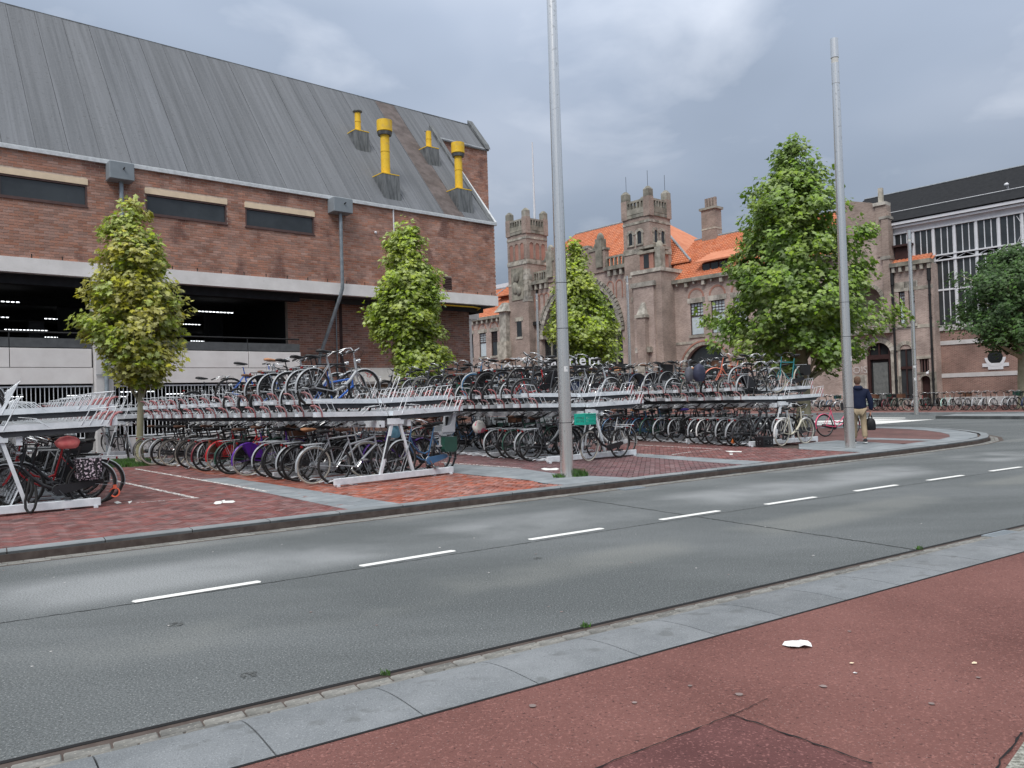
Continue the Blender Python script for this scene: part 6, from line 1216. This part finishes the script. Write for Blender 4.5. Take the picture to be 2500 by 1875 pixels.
# ================================================================== lamp posts
def pole(x, y, z0, label, top=10.2, r0_=.122, r1_=.088, stickers=()):
    t = thing('lamp_post', label, 'lamp post', (x, y, z0), 0, 'brushed steel lamp posts')
    def rad(z): return r0_+(r1_-r0_)*z/top
    b = MB(); b.cyl((0,0), rad(0), 0, top-1.25, 28, rad(top-1.25)); b.build('shaft', steel, t)
    b = MB(); b.cyl((0,0), rad(top)-.003, top-1.25, top-1.13, 24); b.build('joint', steel, t)
    b = MB(); b.cyl((0,0), rad(top)+.006, top-1.13, top-.62, 24); b.build('upper_sleeve', steel, t)
    b = MB(); b.cyl((0,0), rad(top)-.004, top-.62, top-.48, 24); b.build('lamp_lens', mat('lens_ring', (.55,.55,.52), .3), t)
    b = MB(); b.cyl((0,0), rad(top)+.008, top-.48, top, 24); b.build('cap', steel, t)
    for z in (1.0+top*.0, 2.75, 3.6): b = MB(); b.cyl((0,0), rad(z)+.0015, z, z+.012, 28); b.build('seam_ring', galvd, t)
    for (a, z, w, h) in stickers:
        b = MB(); n = 5; q = rad(z)+.002; vs = []
        for k in range(n+1): aa = a-w/2/q+w/q*k/n; vs += [(q*math.cos(aa), q*math.sin(aa), z), (q*math.cos(aa), q*math.sin(aa), z+h)]
        b.add(vs, [(2*k, 2*k+2, 2*k+3, 2*k+1) for k in range(n)]); st = b.build('sticker', mat('sticker_white', (.7,.7,.7), .5), t)
        b = MB(); aa = a+.12; q += .001; b.add([(q*math.cos(aa-.05), q*math.sin(aa-.05), z+.05),(q*math.cos(aa+.1), q*math.sin(aa+.1), z+.05),(q*math.cos(aa+.1), q*math.sin(aa+.1), z+h*.8),(q*math.cos(aa-.05), q*math.sin(aa-.05), z+h*.8)], [(0,1,2,3)]); b.build('sticker_print', greybox, st)
    return t
pole(.97,14.31,PZ,'tallest brushed steel lamp post at the kerb with a small white sticker', stickers=((R(-72),1.95,.075,.10),))
pole(8.3,19.02,PZ,'brushed steel lamp post next to the man with the bag', stickers=((R(-40),2.15,.09,.12),(R(-30),3.4,.03,.05)))
pole(22.23,42.41,.02,'distant steel lamp post before the row of bicycles and the station', stickers=((R(-120),2.6,.12,.10),(R(-115),1.9,.10,.14)))
pole(8.65,56,.1,'thin steel lamp post in front of the belfry tower')
pole(2.3,64,.1,'thin steel lamp post before the left edge of the great arch')
# ================================================================== trees
def leaf_pts(kind):
    if kind == 'maple': return [(0,0),(.20,.08),(.46,.0),(.36,.28),(.52,.50),(.24,.50),(0,.95),(-.24,.50),(-.52,.50),(-.36,.28),(-.46,.0),(-.20,.08)]
    return [(0,0),(.34,.10),(.46,.42),(.20,.48),(0,.9),(-.20,.48),(-.46,.42),(-.34,.10)]
def tree(name, label, x, y, z0, trunk, crown, n_clump, n_leaf, lsize, lm, barkmat, seed, group=None, kind='maple', csize=.36, lean=0, lm2=None, limbs=11, hang=.5):
    """trunk=(height,r0,r1); crown=[(z,rx,dx)...] half-widths by height; leaves in clumps at the ends of limbs"""
    rr = random.Random(seed); t = thing(name, label, 'tree', (x, y, z0), rr.random()*6 if False else 0, group)
    H_, ra_, rb_ = trunk; ztop = crown[-1][0]; wk = (.84 if y < 30 else 1.0) if kind == 'maple' else (.93 if x < 20 else .97); crown = [(c[0], c[1]*wk, c[2]) for c in crown]
    def prof(z):
        for i in range(len(crown)-1):
            if crown[i][0] <= z <= crown[i+1][0]:
                q = (z-crown[i][0])/(crown[i+1][0]-crown[i][0]); return crown[i][1]+(crown[i+1][1]-crown[i][1])*q, crown[i][2]+(crown[i+1][2]-crown[i][2])*q
        return .05, crown[-1][2]
    b = MB(); tp = []; n = 12
    for i in range(n+1):
        z = ztop*.9*i/n; tp.append((prof(max(z, crown[0][0]))[1]*(i/n)*.8+.02*math.sin(i*1.3+seed), .02*math.cos(i*1.7+seed), z))
    rs_ = [max(.012, ra_+(rb_-ra_)*min(1, tp[i][2]/H_) if tp[i][2] < H_ else rb_*(1-(tp[i][2]-H_)/(ztop-H_+.01))*1.0) for i in range(n+1)]; rs_[0] *= 1.25
    b.tube(tp, rs_, 10); b.build('trunk', barkmat, t)
    clumps = []
    for c in range(n_clump):
        z = crown[0][0]+(ztop-crown[0][0])*rr.random(); w, dx = prof(z)
        if rr.random() > (w/max(p[1] for p in crown))*.95+.12: z = crown[0][0]+(ztop-crown[0][0])*rr.random()*.8; w, dx = prof(z)
        a = rr.random()*2*math.pi; la = 1.0 if kind == 'plane' else .5; lob = 1-.12*la+la*(.18*math.sin(a*2+z*2.3+seed)+.14*math.sin(a*3-z*3.7+seed*2)+.08*math.sin(z*6.1+seed)); q = min(1.12, rr.random()**.42*(1 + rr.gauss(0,.07)))*lob; clumps.append((dx+w*q*math.cos(a), w*q*math.sin(a), z, q))
    for i in range(limbs):
        c = rr.choice(clumps); zb = max(H_*.75, min(c[2]-.5-rr.random()*1.2, ztop*.75)); f = zb/(ztop*.9); k = min(n-1, int(f*n)); s0 = Vector(tp[k]); e_ = Vector(c[:3])
        mid = s0.lerp(e_, .5)+Vector((0,0,-.10+rr.random()*.25)); r_ = max(.012, rs_[k]*.45)
        lb = MB(); lb.tube([s0, s0.lerp(mid, .6), mid.lerp(e_, .3), e_], [r_, r_*.75, r_*.5, .006], 6); lb.build('limb', barkmat, t)
    tw = MB()
    for c in clumps:
        if rr.random() < .55:
            k = min(n, int(max(0, c[2]-.5)/(ztop*.9)*n)); s0 = Vector(tp[k]).lerp(Vector(c[:3]), .35); tw.tube([s0, Vector(c[:3])], [.010, .004], 3, caps=False)
    tw.build('twigs', barkmat, t, kind='stuff')
    for mi, lmm in enumerate([lm] + ([lm2] if lm2 else [])):
        L = MB(); pts_ = leaf_pts(kind)
        for ci, c in enumerate(clumps):
            if lm2 and (hash((ci*7919) % 97) % 10 < 4) != (mi == 1): continue
            cs = csize*(.7+.6*rr.random()); C0 = Vector(c[:3])
            for k in range(n_leaf):
                d = Vector((rr.gauss(0,1), rr.gauss(0,1), rr.gauss(0,.75))).normalized()*cs*(rr.random()**.4); P = C0+d; s = lsize*(.6+.7*rr.random())
                out = Vector((P.x, P.y, 0)); out = out.normalized() if out.length > .01 else Vector((1,0,0))
                nz = (out*(.35+.5*rr.random())+Vector((rr.gauss(0,.4), rr.gauss(0,.4), .75+rr.gauss(0,.3)))).normalized()
                ax = (out*.8+Vector((rr.gauss(0,.6), rr.gauss(0,.6), -hang+rr.gauss(0,.35)))); ax = (ax-nz*ax.dot(nz)).normalized(); sd_ = nz.cross(ax)
                fold = .12*s
                vs = [P+sd_*(px*s)+ax*(py*s)-nz*(abs(px)*fold*2 + py*py*fold) for (px, py) in pts_]; m_ = len(pts_)
                h = m_//2; L.add(vs, [tuple(range(0, h+1)), tuple([0]+list(range(h, m_)))])
        L.build('crown', lmm, t, fix=False, kind='stuff')
    return t
tree('maple_tree', 'young maple with yellowing crown in front of the garage openings', -10.35, 21.3, .1, (2.6,.10,.07), [(2.3,.45,.2),(2.9,1.15,0),(3.7,1.5,-.15),(4.5,1.4,0),(5.2,1.15,-.1),(6.0,.85,-.1),(6.7,.6,-.15),(7.3,.2,-.15)], 230, 62, .145, leaf_y, bark, 3, 'young maples along the car park', lm2=leaf_g2, limbs=16)
tree('maple_tree', 'dense fresh green maple before the blank brick wall of the garage', -3.55, 26.9, .1, (2.4,.10,.07), [(2.25,.5,.3),(2.7,1.25,.55),(3.1,1.2,.45),(3.6,.95,.1),(4.3,1.55,-.1),(5.1,1.45,0),(5.7,1.25,.1),(6.4,.85,-.1),(7.2,.6,-.1),(7.6,.25,0)], 280, 66, .145, leaf_g, bark, 5, 'young maples along the car park', lm2=leaf_g2)
tree('maple_tree', 'slender green maple standing before the great station arch', 2.95, 32.5, .1, (2.4,.10,.07), [(2.7,.5,.45),(3.1,.95,.45),(3.7,1.45,.2),(4.3,1.6,.1),(4.9,1.35,.05),(5.4,1.05,0),(6.3,.75,-.05),(7.0,.5,-.1),(7.9,.12,-.1)], 260, 62, .145, leaf_g2, bark, 8, 'young maples along the car park', lm2=leaf_g)
tree('plane_tree', 'large green plane tree hiding part of the station front', 11.4, 30.2, .1, (3.2,.27,.20), [(2.4,1.4,.2),(3.0,3.0,0),(4.2,3.45,-.1),(5.3,3.2,-.2),(6.4,2.9,-.3),(7.6,2.55,-.25),(8.6,2.5,-.15),(9.3,1.6,0),(10.0,1.3,.1),(10.7,.8,.1),(11.3,.3,.0)], 400, 74, .21, leaf_p, bark, 12, kind='plane', csize=.50, lm2=leafmat('light_plane_leaf', (.17,.27,.045), (.32,.43,.08)), limbs=26, hang=.2)
tree('plane_tree', 'clipped dark plane tree cut off by the picture edge', 30.4, 45.5, .1, (4.2,.44,.38), [(3.6,2.0,0),(4.2,3.6,0),(5.5,4.0,0),(7.0,3.8,0),(8.2,3.0,0),(8.9,2.0,0),(9.4,.8,0)], 420, 60, .20, leaf_d, barkp, 15, kind='plane', csize=.6, limbs=14, hang=.3)
# ================================================================== grass
def tuft(name, cx, cy, rx, ry, n, h, z, seed, rz=0.0):
    rr = random.Random(seed); b = MB()
    for i in range(n):
        a = rr.random()*6.28; q = math.sqrt(rr.random()); x = cx+(rx*q*math.cos(a))*math.cos(rz)-(ry*q*math.sin(a))*math.sin(rz); y = cy+(rx*q*math.cos(a))*math.sin(rz)+(ry*q*math.sin(a))*math.cos(rz); hh = h*(.5+.8*rr.random()); dx, dy = rr.gauss(0,.4)*hh, rr.gauss(0,.4)*hh; w = .004+.006*rr.random()
        b.add([(x-w,y,z),(x+w,y,z),(x+dx*.5+w*.6,y+dy*.5,z+hh*.6),(x+dx,y+dy,z+hh)], [(0,1,2,3)])
    o = b.build(name, grassm, fix=False, kind='stuff'); return o
tuft('grass_patch', -10.9, 21.5, 1.5, 1.0, 6500, .10, .12, 1, R(137)); tuft('grass_tuft', 1.14, 14.33, .22, .12, 420, .13, .12, 2); tuft('grass_tuft', .82, 14.22, .12, .08, 120, .07, .12, 3)
for k, (u, v) in enumerate(((1.9,4.2),(7.5,4.02),(.25,3.3),(3.4,4.17))): x, y = UV(u, v); tuft('grass_tuft', x, y, .03, .02, 25, .03, .005, 20+k)
# ================================================================== station sign
sg = thing('station_sign', 'white Haarlem lettering with railway arrow emblem on a black canopy', 'sign', (0,0,0))
sdir_ = Vector((math.cos(QR), math.sin(QR))); sg.location = (1.0*.53, 57.5*.53, 1.6*(1-.53)); sg.scale = (.53,.53,.53); sg.rotation_euler = (0,0,R(-14))
b = MB(); b.box(-3.4,7.6,0,2.0,3.50,3.88); b.build('canopy', black, sg); b = MB(); [b.box(x-.08,x+.08,.1,.26,-1.22,3.5) for x in (-3.2,2.0,7.4)]; b.build('canopy_post', black, sg)
xx = 1.15
for ch, adv in (('H',.84),('a',.66),('a',.66),('r',.46),('l',.34),('e',.68),('m',1.0)): text3d(ch, 1.12, whitep, sg, (xx,-.05,3.92), name='letter', ext=.05, bold=.012); xx += adv
b = MB()
def bar(p, q, w=.11):
    p, q = Vector(p), Vector(q); d = (q-p).normalized(); n = Vector((-d.y, d.x))*w/2; b.prism([tuple(p+n),tuple(p-n),tuple(q-n),tuple(q+n)], -.06, .04)
sgz = .24
for p, q in (((-1.6,3.75),(-.95,4.35)),((-.95,4.35),(-.2,4.35)),((-.2,4.35),(.05,4.08)),((-1.1,3.8),(-.3,3.8)),((.1,3.75),(.45,4.05)),((.45,4.05),(.12,4.42)),((-1.1,3.8),(-1.35,4.02))): bar((p[0], p[1]+sgz), (q[0], q[1]+sgz))
b.build('arrow_emblem', whitep, sg)
# ================================================================== the walking man
def skin(name, vs, es, rs, m, parent, root=0, sub=2):
    me = bpy.data.meshes.new(name); me.from_pydata(vs, es, []); o = bpy.data.objects.new('tmp_skin', me); COL.objects.link(o)
    o.modifiers.new('s', 'SKIN'); sm = o.modifiers.new('u', 'SUBSURF'); sm.levels = sub; sm.render_levels = sub
    for i, r_ in enumerate(rs): me.skin_vertices[0].data[i].radius = r_ if isinstance(r_, tuple) else (r_, r_)
    for i in range(len(vs)): me.skin_vertices[0].data[i].use_root = (i == root)
    dg_ = bpy.context.evaluated_depsgraph_get(); out = bpy.data.meshes.new_from_object(o.evaluated_get(dg_)); bpy.data.objects.remove(o)
    out.materials.clear(); out.materials.append(m); out.polygons.foreach_set('use_smooth', [True]*len(out.polygons)); return obj(name, out, parent)
skinm = mat('skin', (.50,.27,.20), .6, var=.08); hairm = mat('short_hair', (.13,.075,.05), .8, var=.25, scale=60); jackm = mat('navy_jacket', (.007,.011,.032), .75, scale=3, col2=(.013,.02,.05), spec=.2, bump=.3, bscale=9); chino = mat('beige_chinos', (.29,.225,.145), .85, scale=6, col2=(.36,.285,.19), bump=.4, bscale=14); shoem = mat('dark_trainer', (.03,.03,.035), .6); solem = mat('white_sole', (.7,.7,.68), .6)
man = thing('person', 'man in navy jacket and beige trousers walking away with a black bag', 'person', (9.17, 20.42, PZ), R(-16))
bv = [(0,0,.93),(0,.01,1.12),(0,.015,1.32),(0,0,1.44),(0,.01,1.53),(0,.02,1.60)]; be = [(0,1),(1,2),(2,3),(3,4),(4,5)]; br = [(.15,.10),(.14,.10),(.17,.11),(.10,.08),.052,.06]
for s, leg, arm in ((-1, [(-.09,.0,.90),(-.10,.08,.50),(-.10,.16,.09)], [(-.20,0,1.40),(-.27,-.02,1.13),(-.27,.08,.90)]), (1, [(.09,.0,.90),(.11,-.02,.50),(.11,-.17,.11)], [(.20,0,1.40),(.28,-.03,1.12),(.29,.03,.84)])):
    n = len(bv); bv += leg; be += [(0,n),(n,n+1),(n+1,n+2)]; br += [.085,.06,.045]; n = len(bv); bv += arm; be += [(3,n),(n,n+1),(n+1,n+2)]; br += [.055,.042,.030]
skin('body', bv, be, br, skinm, man)
skin('jacket', [(0,0,.86),(0,0,1.02),(0,.01,1.22),(0,.01,1.38),(0,0,1.47),(-.21,0,1.39),(-.285,-.02,1.13),(-.285,.08,.92),(.21,0,1.39),(.30,-.03,1.12),(.305,.03,.87)],
     [(0,1),(1,2),(2,3),(3,4),(3,5),(5,6),(6,7),(3,8),(8,9),(9,10)], [(.215,.15),(.21,.145),(.215,.145),(.20,.125),(.09,.08),.085,.072,.058,.085,.075,.06], jackm, man)
b = MB(); b.loft([[(rx*math.cos(k*math.pi/6), ry*math.sin(k*math.pi/6)-dy, z) for k in range(12)] for (rx, ry, dy, z) in ((.10,.07,.03,1.42),(.13,.09,.05,1.46),(.115,.08,.04,1.51),(.075,.07,.0,1.545))]); b.build('hood', jackm, man)
skin('trousers', [(0,0,.92),(-.095,0,.86),(-.105,.08,.50),(-.10,.155,.13),(.095,0,.86),(.115,-.02,.50),(.112,-.165,.15)], [(0,1),(1,2),(2,3),(0,4),(4,5),(5,6)], [(.17,.125),.105,.083,.068,.105,.083,.068], chino, man)
b = MB(); b.ell((0,.03,1.665), .078,.098,.118,16,12); b.ell((0,.125,1.655),.016,.022,.028,8,6); hd = b.build('head', skinm, man)
for s in (-1, 1):
    b = MB(); b.ell((s*.079,.02,1.655),.012,.024,.034,8,6); b.build('ear', skinm, hd)
    b = MB(); b.ell((s*.032,.113,1.675),.013,.010,.009,8,6); b.build('eye', mat('eye_white', (.6,.6,.6), .4), hd)
b = MB(); b.box(-.025,.025,.112,.122,1.598,1.606); b.build('mouth', mat('lips', (.35,.12,.10), .6), hd)
b = MB(); b.loft([[(rx*math.cos(k*math.pi/8), ry*math.sin(k*math.pi/8)+.018-dy, z) for k in range(16)] for (rx, ry, dy, z) in ((.060,.060,.025,1.590),(.081,.085,.020,1.63),(.086,.094,.014,1.68),(.082,.096,.008,1.73),(.06,.075,.0,1.775),(.02,.03,.0,1.79))]); b.build('hair', hairm, man)
for (fx, fy, fz, t) in ((-.10,.19,.0,0),(.112,-.17,.03,.35)):
    b = MB(); b.loft([[(fx+w*math.cos(k*math.pi/5), fy+y_, fz+z_+h*math.sin(k*math.pi/5)+y_*-t*.3) for k in range(10)] for (y_, w, h, z_) in ((-.10,.03,.03,.06),(-.07,.042,.055,.065),(0,.045,.05,.065),(.08,.048,.035,.05),(.15,.044,.025,.04),(.185,.02,.012,.035))]); sh = b.build('shoe', shoem, man)
    b = MB(); b.prism([(fx-.035,fy-.10),(fx+.035,fy-.10),(fx+.05,fy+.09),(fx+.03,fy+.185),(fx-.03,fy+.185),(fx-.05,fy+.09)], fz+.005, fz+.03, 'z'); b.build('sole', solem, sh)
for (hx, hy, hz, grip) in ((.295,.04,.80,1),(-.272,.10,.86,0)):
    b = MB(); b.loft([[(hx+w*math.cos(k*math.pi/4), hy+d*math.sin(k*math.pi/4), z) for k in range(8)] for (w, d, z) in ((.018,.024,hz+.05),(.020,.036,hz+.01),(.019,.042,hz-.03),(.014,.036,hz-.05))]); h_ = b.build('hand', skinm, man)
    for k in range(4):
        y0 = hy-.028+k*.019; L_ = (.06,.07,.068,.055)[3-k]; b = MB()
        if grip: b.tube([(hx,y0,hz-.04),(hx-.004,y0,hz-.072),(hx-.03,y0,hz-.082),(hx-.038,y0,hz-.058)], [.0095,.009,.0085,.007], 6)
        else: b.tube([(hx,y0,hz-.04),(hx-.002,y0,hz-.04-L_*.5),(hx-.015,y0,hz-.04-L_)], [.0095,.0085,.007], 6)
        b.build('finger', skinm, h_)
    b = MB(); b.tube([(hx-.005,hy+.035,hz-.0),(hx-.02,hy+.052,hz-.035),(hx-.03,hy+.04,hz-.06)], [.011,.010,.008], 6); b.build('thumb', skinm, h_)
hb_ = thing('hand_bag', 'black soft holdall hanging from the right hand of the walking man', 'bag', man.location + Matrix.Rotation(R(-16), 3, 'Z') @ Vector((.285,.04,.36)), R(-16))
b = MB(); b.loft([[(w*math.copysign(abs(math.cos(k*math.pi/8))**.5, math.cos(k*math.pi/8)), d*math.copysign(abs(math.sin(k*math.pi/8))**.5, math.sin(k*math.pi/8)), z) for k in range(16)] for (w, d, z) in ((.10,.15,0),(.115,.17,.03),(.115,.175,.16),(.10,.16,.25),(.05,.12,.31))]); b.build('bag_body', mat('black_nylon', (.012,.012,.014), .6, var=.3, scale=12, bump=.4, bscale=20), hb_)
for s in (-1, 1): b = MB(); b.tube([(s*.05,-.09,.27),(s*.025,-.045,.38),(0,-.02,.405),(0,.02,.405),(s*.025,.045,.38),(s*.05,.09,.27)], .009, 5); b.build('bag_handle', gripm, hb_)
# ================================================================== car glimpsed behind the grille
def gw(s_, k_, z_=0): c, q = math.cos(GR), math.sin(GR); return (GX+s_*c-k_*q, GY+s_*q+k_*c, z_)
car = thing('parked_car', 'silver car parked nose out behind the garage grille', 'car', gw(-1.5, .95, .14), GR)
b = MB(); W_ = .88
prof_ = [(.0,.22),(-.02,.55),(.08,.74),(.95,.95),(1.75,1.42),(3.2,1.45),(4.0,1.0),(4.1,.3)]
b.loft([[(x*(1 if z < .95 else .82), y, z) for (y, z) in prof_] for x in (-W_, -W_*.9, 0, W_*.9, W_)]); carp = mat('silver_car_paint', (.45,.48,.52), .3, metal=.3, var=.05); b.sm = [False]*len(b.sm); b.build('body', carp, car)
b = MB(); b.add([(-.68,.93,.97),(.68,.93,.97),(.58,1.66,1.37),(-.58,1.66,1.37)], [(0,1,2,3)]); b.v = [(p[0],p[1]-.02,p[2]+.02) for p in b.v]; b.build('windscreen', glassk, car)
for s in (-1, 1):
    b = MB(); b.box(s*.62-.16, s*.62+.16, -.035, .02, .58, .70); b.build('headlight', lamp_w, car)
    for y in (.75, 3.3): b = MB(); b.tube([(s*.80,y,.31),(s*.92,y,.31)], .31, 18); w = b.build('wheel', rubber, car); b = MB(); b.tube([(s*.925,y,.31),(s*.93,y,.31)], .19, 14); b.build('rim', galv, w)
b = MB(); b.box(-.42,.42,-.04,.0,.40,.56); g_ = b.build('radiator_grille', black, car); b = MB(); b.box(-.26,.26,-.05,-.03,.26,.36); b.build('number_plate', mat('plate_yellow', (.7,.52,.05), .5), car)
b = MB(); b.tube([(.075*math.cos(t*.45), -.05, .62+.075*math.sin(t*.45)) for t in range(14)], .008, 4, closed=True); b.tube([(-.045,-.05,.675),(0,-.05,.615),(.045,-.05,.675)], .006, 3); b.tube([(-.06,-.05,.65),(-.03,-.05,.565),(0,-.05,.61),(.03,-.05,.565),(.06,-.05,.65)], .006, 3); b.build('emblem', chrome, car)
